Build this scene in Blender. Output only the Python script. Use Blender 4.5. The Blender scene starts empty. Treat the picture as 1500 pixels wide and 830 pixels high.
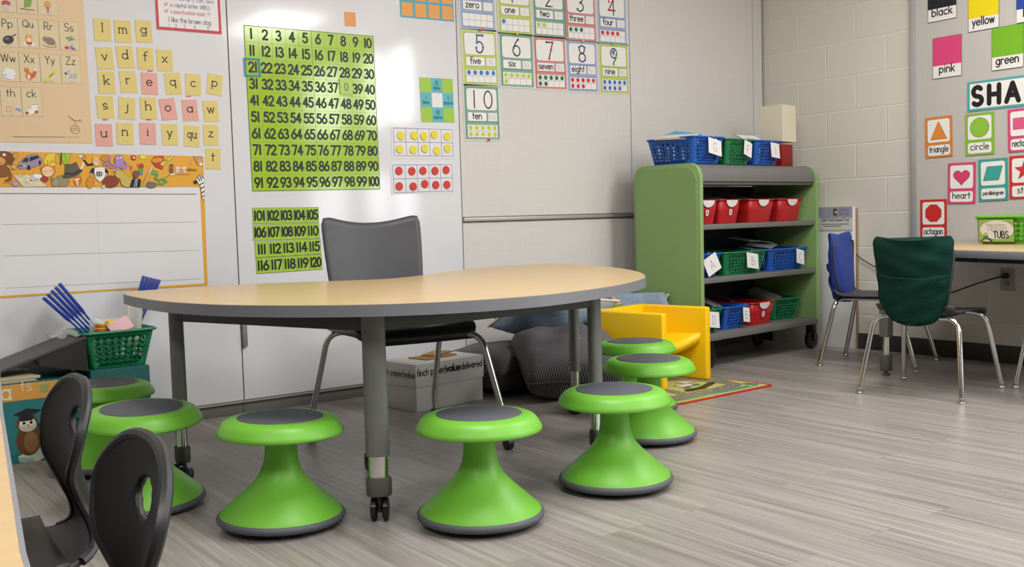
import bpy, bmesh, math, random
from mathutils import Vector, Matrix
R = math.radians
SC = bpy.context.scene
COL = SC.collection

# ---------------------------------------------------------------- camera
cam_data = bpy.data.cameras.new('camera')
cam = bpy.data.objects.new('camera', cam_data); COL.objects.link(cam)
YAW, PITCH, ROLL = 0.63468, -0.06454, -0.02848
def cam_axes():
    cy, sy, cp, sp = math.cos(YAW), math.sin(YAW), math.cos(PITCH), math.sin(PITCH)
    f = Vector((sy*cp, cy*cp, sp)); r = Vector((cy, -sy, 0)); u = r.cross(f)
    cr, sr = math.cos(ROLL), math.sin(ROLL)
    return cr*r+sr*u, -sr*r+cr*u, f
_r, _u, _f = cam_axes()
M = Matrix((( _r.x, _u.x, -_f.x, -5.2024), (_r.y, _u.y, -_f.y, -4.3788), (_r.z, _u.z, -_f.z, 0.8343), (0, 0, 0, 1)))
cam.matrix_world = M
cam_data.sensor_width = 36; cam_data.lens = 36*1464.59/1500
cam_data.clip_start = 0.05
cam_data.dof.use_dof = False
SC.camera = cam

# ---------------------------------------------------------------- light
w = bpy.data.worlds.new('world'); SC.world = w; w.use_nodes = True
w.node_tree.nodes['Background'].inputs[0].default_value = (0.75, 0.82, 0.95, 1)
w.node_tree.nodes['Background'].inputs[1].default_value = 0.4
def area(name, loc, rot, sx, sy, power, col=(1, 1, 1)):
    L = bpy.data.lights.new(name, 'AREA'); L.shape = 'RECTANGLE'; L.size = sx; L.size_y = sy
    L.energy = power; L.color = col
    o = bpy.data.objects.new(name, L); COL.objects.link(o); o.location = loc; o.rotation_euler = rot
    return o
CEIL = 2.75
WARM = (1.0, 0.985, 0.965)
for i, (x, y) in enumerate([(-1.25, -2.5), (-3.7, -2.5), (-1.25, -4.9), (-3.7, -4.9), (-6.2, -3.9)]):
    area('ceiling_panel_lamp', (x, y, CEIL-0.02), (0, 0, 0), 0.6, 1.2, 44, WARM)
# daylight through the windows further along the right-hand wall
for y, wd, p in ((-4.58, .42, 15), (-5.14, .42, 15), (-6.3, .9, 26)):
    area('window_daylight', (-0.07, y, 2.2), (0, R(90), 0), .74, wd, p, (0.93, 0.97, 1.0))
    area('window_daylight', (-0.07, y, 1.08), (0, R(90), 0), .5, wd, p*.4, (0.93, 0.97, 1.0))
SC.view_settings.view_transform = 'Standard'; SC.view_settings.look = 'None'
SC.view_settings.gamma = 1; SC.view_settings.use_curve_mapping = False
SC.view_settings.exposure = 0.13

# ---------------------------------------------------------------- materials
def lin(c):
    if isinstance(c, str): c = tuple(int(c[i:i+2], 16)/255 for i in (0, 2, 4))
    return tuple(v/12.92 if v <= .04045 else ((v+.055)/1.055)**2.4 for v in c)
MATS = {}
def mat(col, rough=0.55, metal=0.0, spec=0.5, name=None, bump=0.0, bscale=200, trans=0.0, alpha=1.0, vary=0.0, coat=0.0):
    key = (col, rough, metal, spec, bump, bscale, trans, alpha, vary, coat)
    if key in MATS: return MATS[key]
    m = bpy.data.materials.new(name or 'surface'); m.use_nodes = True
    nt = m.node_tree; b = nt.nodes['Principled BSDF']; l = lin(col)
    b.inputs['Base Color'].default_value = (*l, 1); b.inputs['Roughness'].default_value = rough
    b.inputs['Metallic'].default_value = metal; b.inputs['Specular IOR Level'].default_value = spec
    b.inputs['Coat Weight'].default_value = coat
    if trans: b.inputs['Transmission Weight'].default_value = trans; b.inputs['IOR'].default_value = 1.3
    if alpha < 1: b.inputs['Alpha'].default_value = alpha
    if bump or vary:
        tc = nt.nodes.new('ShaderNodeTexCoord'); nz = nt.nodes.new('ShaderNodeTexNoise')
        nz.inputs['Scale'].default_value = bscale; nz.inputs['Detail'].default_value = 4
        nt.links.new(tc.outputs['Object'], nz.inputs['Vector'])
        if bump:
            bp = nt.nodes.new('ShaderNodeBump'); bp.inputs['Strength'].default_value = bump; bp.inputs['Distance'].default_value = 0.002
            nt.links.new(nz.outputs['Fac'], bp.inputs['Height']); nt.links.new(bp.outputs['Normal'], b.inputs['Normal'])
        if vary:
            rp = nt.nodes.new('ShaderNodeValToRGB'); rp.color_ramp.elements[0].position = .3; rp.color_ramp.elements[1].position = .7
            rp.color_ramp.elements[0].color = (*[v*(1-vary) for v in l], 1); rp.color_ramp.elements[1].color = (*[min(1, v*(1+vary)) for v in l], 1)
            nt.links.new(nz.outputs['Fac'], rp.inputs['Fac']); nt.links.new(rp.outputs['Color'], b.inputs['Base Color'])
    MATS[key] = m
    return m
def paper(col): return mat(col, 0.42, 0, 0.4, 'printed_card')
CHROME = mat('d8d8d6', 0.12, 1.0, name='chrome')
BLACK = mat('141416', 0.4, name='black_plastic')
def nodes(name):
    m = bpy.data.materials.new(name); m.use_nodes = True
    return m, m.node_tree, m.node_tree.nodes['Principled BSDF']
def N(nt, t, **kw):
    n = nt.nodes.new(t)
    for k, v in kw.items():
        if k in n.inputs: n.inputs[k].default_value = v
        else: setattr(n, k, v)
    return n
def floor_material():
    m, nt, b = nodes('vinyl_plank'); L = nt.links.new
    tc = N(nt, 'ShaderNodeTexCoord'); sep = N(nt, 'ShaderNodeSeparateXYZ'); cmb = N(nt, 'ShaderNodeCombineXYZ')
    L(tc.outputs['Object'], sep.inputs[0]); L(sep.outputs['Y'], cmb.inputs['X']); L(sep.outputs['X'], cmb.inputs['Y'])
    br = N(nt, 'ShaderNodeTexBrick', **{'Scale': 1.0, 'Mortar Size': 0.0006, 'Brick Width': 1.22, 'Row Height': 0.1524, 'Bias': 0.0})
    br.offset = 0.37; br.offset_frequency = 2
    br.inputs['Color1'].default_value = (0, 0, 0, 1); br.inputs['Color2'].default_value = (1, 1, 1, 1); br.inputs['Mortar'].default_value = (.3, .3, .3, 1)
    L(cmb.outputs[0], br.inputs['Vector'])
    # streaks run along the plank, shifted per plank
    mp = N(nt, 'ShaderNodeMapping'); mp.inputs['Scale'].default_value = (1.1, 30, 1)
    L(cmb.outputs[0], mp.inputs['Vector'])
    ad = N(nt, 'ShaderNodeVectorMath', operation='MULTIPLY_ADD'); ad.inputs[1].default_value = (7, 13, 0)
    L(br.outputs['Color'], ad.inputs[0]); L(mp.outputs[0], ad.inputs[2])
    nz = N(nt, 'ShaderNodeTexNoise', **{'Scale': 1.0, 'Detail': 6.0, 'Roughness': 0.62}); L(ad.outputs[0], nz.inputs['Vector'])
    mp2 = N(nt, 'ShaderNodeMapping'); mp2.inputs['Scale'].default_value = (1.6, 110, 1)
    L(cmb.outputs[0], mp2.inputs['Vector'])
    nz2 = N(nt, 'ShaderNodeTexNoise', **{'Scale': 1.0, 'Detail': 3.0}); L(mp2.outputs[0], nz2.inputs['Vector'])
    mx = N(nt, 'ShaderNodeMix'); mx.inputs[0].default_value = 0.35
    L(nz.outputs['Fac'], mx.inputs[2]); L(nz2.outputs['Fac'], mx.inputs[3])
    rp = N(nt, 'ShaderNodeValToRGB'); e = rp.color_ramp.elements
    e[0].position = .33; e[0].color = (*lin('766e68'), 1); e[1].position = .68; e[1].color = (*lin('aca7a2'), 1)
    k = rp.color_ramp.elements.new(.5); k.color = (*lin('958e89'), 1)
    L(mx.outputs[0], rp.inputs['Fac'])
    tint = N(nt, 'ShaderNodeMix', data_type='RGBA', blend_type='MULTIPLY'); tint.inputs[0].default_value = 1
    rt = N(nt, 'ShaderNodeValToRGB'); rt.color_ramp.elements[0].color = (.88, .88, .88, 1); rt.color_ramp.elements[1].color = (1, 1, 1, 1)
    L(br.outputs['Color'], rt.inputs['Fac']); L(rp.outputs['Color'], tint.inputs[6]); L(rt.outputs['Color'], tint.inputs[7])
    sm = N(nt, 'ShaderNodeMix', data_type='RGBA'); sm.inputs[7].default_value = (*lin('7d756f'), 1)
    L(br.outputs['Fac'], sm.inputs[0]); L(tint.outputs[2], sm.inputs[6])
    L(sm.outputs[2], b.inputs['Base Color'])
    b.inputs['Roughness'].default_value = .36; b.inputs['Specular IOR Level'].default_value = .45
    bp = N(nt, 'ShaderNodeBump', **{'Strength': .15, 'Distance': .001}); L(nz2.outputs['Fac'], bp.inputs['Height']); L(bp.outputs['Normal'], b.inputs['Normal'])
    return m
def block_material():
    m, nt, b = nodes('painted_block'); L = nt.links.new
    tc = N(nt, 'ShaderNodeTexCoord'); sep = N(nt, 'ShaderNodeSeparateXYZ'); cmb = N(nt, 'ShaderNodeCombineXYZ')
    L(tc.outputs['Object'], sep.inputs[0])
    ma = N(nt, 'ShaderNodeMath', operation='MULTIPLY_ADD'); ma.inputs[1].default_value = -1; ma.inputs[2].default_value = 0.0195
    L(sep.outputs['Y'], ma.inputs[0]); L(ma.outputs[0], cmb.inputs['X']); L(sep.outputs['Z'], cmb.inputs['Y'])
    br = N(nt, 'ShaderNodeTexBrick', **{'Scale': 1.0, 'Mortar Size': 0.005, 'Mortar Smooth': .6, 'Brick Width': .4064, 'Row Height': .2032})
    br.offset = .5
    c = lin('dcd8ce'); br.inputs['Color1'].default_value = (*c, 1); br.inputs['Color2'].default_value = (*lin('dad6cc'), 1)
    br.inputs['Mortar'].default_value = (*lin('ebe7de'), 1)  # joints lightened, so their shading is partly put into the colour
    L(cmb.outputs[0], br.inputs['Vector']); L(br.outputs['Color'], b.inputs['Base Color'])
    nz = N(nt, 'ShaderNodeTexNoise', **{'Scale': 90.0, 'Detail': 3.0}); L(tc.outputs['Object'], nz.inputs['Vector'])
    h = N(nt, 'ShaderNodeMath', operation='MULTIPLY_ADD'); h.inputs[1].default_value = .12
    inv = N(nt, 'ShaderNodeMath', operation='SUBTRACT'); inv.inputs[0].default_value = 1; L(br.outputs['Fac'], inv.inputs[1])
    L(nz.outputs['Fac'], h.inputs[0]); L(inv.outputs[0], h.inputs[2])
    bp = N(nt, 'ShaderNodeBump', **{'Strength': .7, 'Distance': .003}); L(h.outputs[0], bp.inputs['Height']); L(bp.outputs['Normal'], b.inputs['Normal'])
    b.inputs['Roughness'].default_value = .55
    return m
def weave_material(name, c1, c2, sx=500, sz=500, rough=.9):
    m, nt, b = nodes(name); L = nt.links.new
    tc = N(nt, 'ShaderNodeTexCoord')
    out = []
    for sc in ((sx, sx, 12), (12, 12, sz)):
        mp = N(nt, 'ShaderNodeMapping'); mp.inputs['Scale'].default_value = sc; L(tc.outputs['Object'], mp.inputs['Vector'])
        nz = N(nt, 'ShaderNodeTexNoise', **{'Scale': .35, 'Detail': 2.0}); L(mp.outputs[0], nz.inputs['Vector']); out.append(nz)
    ad = N(nt, 'ShaderNodeMath', operation='ADD'); L(out[0].outputs['Fac'], ad.inputs[0]); L(out[1].outputs['Fac'], ad.inputs[1])
    hf = N(nt, 'ShaderNodeMath', operation='MULTIPLY'); hf.inputs[1].default_value = .5; L(ad.outputs[0], hf.inputs[0])
    rp = N(nt, 'ShaderNodeValToRGB'); e = rp.color_ramp.elements; e[0].position = .35; e[1].position = .65
    e[0].color = (*lin(c1), 1); e[1].color = (*lin(c2), 1)
    L(hf.outputs[0], rp.inputs['Fac']); L(rp.outputs['Color'], b.inputs['Base Color'])
    bp = N(nt, 'ShaderNodeBump', **{'Strength': .25, 'Distance': .001}); L(hf.outputs[0], bp.inputs['Height']); L(bp.outputs['Normal'], b.inputs['Normal'])
    b.inputs['Roughness'].default_value = rough; b.inputs['Specular IOR Level'].default_value = .15
    return m
def wood_material():
    m, nt, b = nodes('maple_laminate'); L = nt.links.new
    tc = N(nt, 'ShaderNodeTexCoord'); mp = N(nt, 'ShaderNodeMapping'); mp.inputs['Scale'].default_value = (3, 55, 3)
    L(tc.outputs['Object'], mp.inputs['Vector'])
    nz = N(nt, 'ShaderNodeTexNoise', **{'Scale': 1.0, 'Detail': 5.0, 'Roughness': .6}); L(mp.outputs[0], nz.inputs['Vector'])
    rp = N(nt, 'ShaderNodeValToRGB'); e = rp.color_ramp.elements; e[0].position = .3; e[1].position = .75
    e[0].color = (*lin('bd9f72'), 1); e[1].color = (*lin('c8ad7e'), 1)
    L(nz.outputs['Fac'], rp.inputs['Fac']); L(rp.outputs['Color'], b.inputs['Base Color'])
    b.inputs['Roughness'].default_value = .3; b.inputs['Specular IOR Level'].default_value = .5
    return m
def houndstooth_material():
    m, nt, b = nodes('houndstooth_cloth'); L = nt.links.new
    tc = N(nt, 'ShaderNodeTexCoord'); ck = N(nt, 'ShaderNodeTexChecker', **{'Scale': 84.0})
    ck.inputs['Color1'].default_value = (*lin('2b2a2d'), 1); ck.inputs['Color2'].default_value = (*lin('857f84'), 1)
    L(tc.outputs['UV'], ck.inputs['Vector']); L(ck.outputs['Color'], b.inputs['Base Color'])
    b.inputs['Roughness'].default_value = .9; b.inputs['Specular IOR Level'].default_value = .15
    return m
MAPLE = wood_material(); GREYEDGE = mat('7d7f86', .38, name='grey_edge_band'); LEGGREY = mat('6f706d', .5, name='grey_powder_coat')

# ---------------------------------------------------------------- mesh builder
class MB:
    def __init__(s): s.bm = bmesh.new(); s.uv = None
    def face(s, pts, mi=0):
        vs = [s.bm.verts.new(p) for p in pts]
        f = s.bm.faces.new(vs); f.material_index = mi; return f
    def box(s, c, d, mi=0, bev=0.0, seg=2, rot=None):
        x, y, z = (v/2 for v in d); c = Vector(c)
        P = [Vector((sx*x, sy*y, sz*z)) for sx, sy, sz in ((-1,-1,-1),(1,-1,-1),(1,1,-1),(-1,1,-1),(-1,-1,1),(1,-1,1),(1,1,1),(-1,1,1))]
        if rot: P = [rot @ p for p in P]
        v = [s.bm.verts.new(p+c) for p in P]
        fs = [s.bm.faces.new([v[i] for i in q]) for q in ((0,3,2,1),(4,5,6,7),(0,1,5,4),(1,2,6,5),(2,3,7,6),(3,0,4,7))]
        for f in fs: f.material_index = mi
        if bev:
            es = list({e for f in fs for e in f.edges})
            bmesh.ops.bevel(s.bm, geom=es, offset=bev, segments=seg, affect='EDGES', profile=.5)
        return s
    def hull(s, pts, mi=0):
        """8 free corners, same order as box"""
        v = [s.bm.verts.new(p) for p in pts]
        for q in ((0,3,2,1),(4,5,6,7),(0,1,5,4),(1,2,6,5),(2,3,7,6),(3,0,4,7)):
            f = s.bm.faces.new([v[i] for i in q]); f.material_index = mi
        return s
    def prism(s, pts, z0, z1, mi=0, mi_side=None, bev=0.0, axis='z', seg=3):
        def T(p, z): return (p[0], p[1], z) if axis == 'z' else ((p[0], z, p[1]) if axis == 'y' else (z, p[0], p[1]))
        a = [s.bm.verts.new(T(p, z0)) for p in pts]; b = [s.bm.verts.new(T(p, z1)) for p in pts]
        n = len(pts); top = s.bm.faces.new(b); top.material_index = mi
        bot = s.bm.faces.new(a[::-1]); bot.material_index = mi if mi_side is None else mi_side
        for i in range(n):
            f = s.bm.faces.new((a[i], a[(i+1) % n], b[(i+1) % n], b[i])); f.material_index = mi if mi_side is None else mi_side
        if bev:
            es = list(set(top.edges) | set(bot.edges))
            bmesh.ops.bevel(s.bm, geom=es, offset=bev, segments=seg, affect='EDGES', profile=.5)
        return s
    def lathe(s, prof, n=32, c=(0, 0, 0), mi=0, axis='z', closed=False):
        rings = []
        for r, z in prof:
            if r < 1e-6: rings.append([s.bm.verts.new(s._ax(0, 0, z, axis, c))])
            else: rings.append([s.bm.verts.new(s._ax(r*math.cos(2*math.pi*i/n), r*math.sin(2*math.pi*i/n), z, axis, c)) for i in range(n)])
        for a, b in zip(rings, rings[1:]):
            for i in range(n):
                j = (i+1) % n
                if len(a) == 1 and len(b) == 1: continue
                q = (a[0], b[j], b[i]) if len(a) == 1 else ((a[i], a[j], b[0]) if len(b) == 1 else (a[i], a[j], b[j], b[i]))
                f = s.bm.faces.new(q); f.material_index = mi
        return s
    def _ax(s, x, y, z, axis, c):
        p = (x, y, z) if axis == 'z' else ((x, z, y) if axis == 'y' else (z, x, y))
        return (p[0]+c[0], p[1]+c[1], p[2]+c[2])
    def tube(s, pts, r, n=10, mi=0, cap=True, smooth=0):
        pts = [Vector(p) for p in pts]
        if smooth: pts = rounded(pts, smooth)
        rr = r if isinstance(r, (list, tuple)) else [r]*len(pts)
        t0 = (pts[1]-pts[0]).normalized(); up = Vector((0, 0, 1)) if abs(t0.z) < .9 else Vector((1, 0, 0))
        nrm = t0.cross(up).normalized(); rings = []; prev = t0
        for i, p in enumerate(pts):
            t = ((pts[min(i+1, len(pts)-1)]-pts[max(i-1, 0)])).normalized()
            ax = prev.cross(t)
            if ax.length > 1e-6: nrm = Matrix.Rotation(prev.angle(t), 3, ax.normalized()) @ nrm
            prev = t; bn = t.cross(nrm).normalized()
            rings.append([s.bm.verts.new(p + (nrm*math.cos(2*math.pi*k/n)+bn*math.sin(2*math.pi*k/n))*rr[i]) for k in range(n)])
        for a, b in zip(rings, rings[1:]):
            for k in range(n):
                f = s.bm.faces.new((a[k], a[(k+1) % n], b[(k+1) % n], b[k])); f.material_index = mi
        if cap:
            for q in (rings[0][::-1], rings[-1]):
                f = s.bm.faces.new(q); f.material_index = mi
        return s
    def grid(s, fn, nu, nv, mi=0, wrap=False, uvs=None, keep=None):
        V = [[s.bm.verts.new(fn(i/(nu if wrap else nu), j/nv)) for j in range(nv+1)] for i in range(nu if wrap else nu+1)]
        if uvs and s.uv is None: s.uv = s.bm.loops.layers.uv.new('UVMap')
        for i in range(nu):
            for j in range(nv):
                if keep and not keep((i+.5)/nu, (j+.5)/nv): continue
                i2 = (i+1) % nu if wrap else i+1
                f = s.bm.faces.new((V[i][j], V[i2][j], V[i2][j+1], V[i][j+1])); f.material_index = mi
                if uvs:
                    for lp, (a, b) in zip(f.loops, ((i, j), (i+1, j), (i+1, j+1), (i, j+1))):
                        lp[s.uv].uv = (a/nu*uvs[0], b/nv*uvs[1])
        s.V = V; return s
    def build(s, name, mats, parent=None, loc=None, rot=None, ang=38, solid=0, sub=0, weld=False, offset=-1):
        if weld: bmesh.ops.remove_doubles(s.bm, verts=s.bm.verts, dist=1e-5)
        bmesh.ops.recalc_face_normals(s.bm, faces=s.bm.faces)
        me = bpy.data.meshes.new(name); s.bm.to_mesh(me); s.bm.free()
        for m in (mats if isinstance(mats, (list, tuple)) else [mats]): me.materials.append(m)
        if ang:
            me.polygons.foreach_set('use_smooth', [True]*len(me.polygons)); me.set_sharp_from_angle(angle=R(ang))
        o = bpy.data.objects.new(name, me); COL.objects.link(o)
        if parent: o.parent = parent
        if loc is not None: o.location = loc
        if rot is not None: o.rotation_euler = rot
        if solid:
            md = o.modifiers.new('shell', 'SOLIDIFY'); md.thickness = solid; md.offset = offset
        if sub:
            md = o.modifiers.new('smooth', 'SUBSURF'); md.levels = sub; md.render_levels = sub
        return o
def rounded(pts, r, n=6):
    out = [pts[0]]
    for a, b, c in zip(pts, pts[1:], pts[2:]):
        d1 = (a-b); d2 = (c-b); k = min(r, d1.length*.49, d2.length*.49)
        p, q = b+d1.normalized()*k, b+d2.normalized()*k
        for i in range(n+1):
            t = i/n; out.append((1-t)**2*p + 2*t*(1-t)*b + t*t*q)
    return out+[pts[-1]]
def tag(o, label, cat, group=None):
    o['label'] = label; o['category'] = cat
    if group: o['group'] = group
    return o
def thing(name, label, cat, loc=(0, 0, 0), rotz=0.0, group=None):
    o = bpy.data.objects.new(name, None); COL.objects.link(o); o.empty_display_size = .05
    o.location = loc; o.rotation_euler = (0, 0, rotz)
    return tag(o, label, cat, group)
def struct(o): o['kind'] = 'structure'; return o
def dup(root, loc, rotz, label, group=None):
    kids = [k for k in bpy.data.objects if k.parent == root]
    r = root.copy(); COL.objects.link(r); r.location = loc; r.rotation_euler = (0, 0, rotz); r['label'] = label
    if group: r['group'] = group
    for k in kids:
        gk = [g for g in bpy.data.objects if g.parent == k]
        c = k.copy(); COL.objects.link(c); c.parent = r
        for g in gk:
            d = g.copy(); COL.objects.link(d); d.parent = c
    return r

# ---------------------------------------------------------------- lettering: single-stroke alphabet
def arc(cx, cy, rx, ry, a0, a1, n=None):
    n = n or max(4, int(abs(a1-a0)/22))
    return [(cx+rx*math.cos(R(a0+(a1-a0)*i/n)), cy+ry*math.sin(R(a0+(a1-a0)*i/n))) for i in range(n+1)]
def ell(cx, cy, rx, ry): return arc(cx, cy, rx, ry, 90, 450, 16)
DOT = lambda x, y: [(x, y), (x, y+.001)]
G = {
 '0': (.6, [ell(.3, .5, .27, .5)]), '1': (.26, [[(.13, 1), (.13, 0)]]),
 '2': (.6, [arc(.29, .72, .26, .28, 170, -35)+[(.03, 0), (.57, 0)]]),
 '3': (.58, [arc(.26, .76, .22, .24, 150, -90)+arc(.26, .26, .28, .26, 90, -150)]),
 '4': (.62, [[(.43, 0), (.43, 1), (.03, .3), (.6, .3)]]),
 '5': (.58, [[(.52, 1), (.13, 1), (.09, .58)]+arc(.27, .32, .27, .32, 128, -150)]),
 '6': (.6, [[(.44, 1), (.22, .72), (.05, .4)], ell(.3, .3, .27, .3)]), '7': (.57, [[(.02, 1), (.54, 1), (.2, 0)]]),
 '8': (.6, [ell(.3, .76, .22, .24), ell(.3, .26, .27, .26)]), '9': (.6, [ell(.3, .7, .27, .3), [(.56, .66), (.42, .3), (.2, 0)]]),
 'a': (.62, [ell(.28, .3, .25, .3), [(.53, .6), (.53, 0)]]), 'b': (.6, [[(.04, 1), (.04, 0)], ell(.29, .3, .25, .3)]),
 'c': (.56, [arc(.3, .3, .27, .31, 45, 315)]), 'd': (.62, [ell(.28, .3, .25, .3), [(.53, 1), (.53, 0)]]),
 'e': (.6, [[(.04, .32), (.55, .32)]+arc(.29, .3, .26, .31, 5, 320)]),
 'f': (.4, [arc(.33, .82, .17, .18, 55, 180)+[(.16, 0)], [(.02, .58), (.34, .58)]]),
 'g': (.62, [ell(.28, .3, .25, .3), [(.53, .6), (.53, -.1)]+arc(.28, -.1, .25, .2, 0, -150)]),
 'h': (.58, [[(.04, 1), (.04, 0)], arc(.27, .36, .23, .25, 180, 0)+[(.5, 0)]]),
 'i': (.18, [[(.08, .6), (.08, 0)], DOT(.08, .86)]), 'j': (.3, [[(.2, .6), (.2, -.12)]+arc(.05, -.12, .15, .17, 0, -120), DOT(.2, .86)]),
 'k': (.5, [[(.04, 1), (.04, 0)], [(.44, .6), (.06, .25)], [(.17, .34), (.46, 0)]]), 'l': (.18, [[(.08, 1), (.08, 0)]]),
 'm': (.8, [[(.04, .6), (.04, 0)], arc(.21, .4, .17, .21, 180, 0)+[(.38, 0)], arc(.55, .4, .17, .21, 180, 0)+[(.72, 0)]]),
 'n': (.58, [[(.04, .6), (.04, 0)], arc(.27, .36, .23, .25, 180, 0)+[(.5, 0)]]), 'o': (.6, [ell(.29, .3, .27, .31)]),
 'p': (.6, [[(.04, .6), (.04, -.3)], ell(.29, .3, .25, .3)]), 'q': (.62, [ell(.28, .3, .25, .3), [(.53, .6), (.53, -.3)]]),
 'r': (.44, [[(.04, .6), (.04, 0)], arc(.24, .36, .2, .24, 180, 50)]),
 's': (.46, [arc(.22, .45, .18, .16, 40, 270)+arc(.22, .15, .2, .15, 90, -140)]),
 't': (.38, [[(.16, .9), (.16, 0)], [(.02, .6), (.33, .6)]]), 'u': (.58, [[(.04, .6)]+arc(.27, .24, .23, .24, 180, 360)+[(.5, .6)], [(.5, .6), (.5, 0)]]),
 'v': (.5, [[(.02, .6), (.24, 0), (.46, .6)]]), 'w': (.7, [[(.02, .6), (.18, 0), (.34, .6), (.5, 0), (.66, .6)]]),
 'x': (.5, [[(.03, .6), (.45, 0)], [(.45, .6), (.03, 0)]]), 'y': (.5, [[(.02, .6), (.25, .02)], [(.46, .6), (.12, -.3)]]),
 'z': (.5, [[(.04, .6), (.44, .6), (.03, 0), (.46, 0)]]),
 'A': (.76, [[(.03, 0), (.37, 1), (.71, 0)], [(.15, .34), (.59, .34)]]), 'B': (.62, [[(.05, 0), (.05, 1)], [(.05, 1), (.28, 1)]+arc(.28, .77, .22, .23, 90, -90)+[(.05, .54)], [(.28, .54)]+arc(.28, .27, .27, .27, 90, -90)+[(.05, 0)]]),
 'C': (.74, [arc(.42, .5, .38, .5, 48, 312)]), 'D': (.72, [[(.05, 0), (.05, 1), (.25, 1)]+arc(.25, .5, .4, .5, 90, -90)+[(.05, 0)]]),
 'E': (.56, [[(.52, 1), (.05, 1), (.05, 0), (.52, 0)], [(.05, .52), (.45, .52)]]), 'H': (.68, [[(.05, 0), (.05, 1)], [(.62, 0), (.62, 1)], [(.05, .5), (.62, .5)]]),
 'F': (.54, [[(.5, 1), (.05, 1), (.05, 0)], [(.05, .52), (.42, .52)]]), 'G': (.78, [arc(.42, .5, .38, .5, 48, 350)+[(.45, .42)]]), 'M': (.84, [[(.05, 0), (.08, 1), (.4, .25), (.72, 1), (.76, 0)]]),
 'I': (.2, [[(.08, 1), (.08, 0)]]), 'K': (.62, [[(.05, 0), (.05, 1)], [(.56, 1), (.07, .42)], [(.2, .56), (.58, 0)]]),
 'N': (.7, [[(.05, 0), (.05, 1), (.62, 0), (.62, 1)]]), 'P': (.6, [[(.05, 0), (.05, 1), (.28, 1)]+arc(.28, .74, .26, .26, 90, -90)+[(.05, .48)]]),
 'Q': (.84, [ell(.42, .5, .38, .5), [(.5, .25), (.78, -.05)]]), 'R': (.62, [[(.05, 0), (.05, 1), (.28, 1)]+arc(.28, .75, .25, .25, 90, -90)+[(.05, .5)], [(.28, .5), (.57, 0)]]),
 'S': (.6, [arc(.3, .74, .24, .26, 35, 270)+arc(.3, .24, .26, .24, 90, -145)]), 'T': (.64, [[(.02, 1), (.6, 1)], [(.31, 1), (.31, 0)]]),
 'U': (.68, [[(.05, 1)]+arc(.33, .3, .28, .3, 180, 360)+[(.61, 1)]]), 'W': (.94, [[(.03, 1), (.25, 0), (.46, 1), (.67, 0), (.89, 1)]]),
 'X': (.64, [[(.04, 1), (.58, 0)], [(.58, 1), (.04, 0)]]), 'Y': (.6, [[(.03, 1), (.29, .48), (.55, 1)], [(.29, .48), (.29, 0)]]),
 'Z': (.62, [[(.04, 1), (.56, 1), (.04, 0), (.58, 0)]]), ' ': (.34, []), '.': (.16, [DOT(.06, 0)]), ',': (.16, [[(.08, .02), (.04, -.14)]]),
 '(': (.26, [arc(.3, .45, .24, .62, 125, 235)]), ')': (.26, [arc(-.06, .45, .24, .62, 55, -55)]), '!': (.16, [[(.07, 1), (.07, .3)], DOT(.07, 0)]),
 '?': (.5, [arc(.24, .76, .2, .24, 160, -60)+[(.24, .3)], DOT(.24, 0)]), '|': (.14, [[(.07, 1.05), (.07, -.25)]]), "'": (.12, [[(.06, 1), (.06, .8)]]), '-': (.4, [[(.06, .35), (.34, .35)]]),
}
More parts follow.
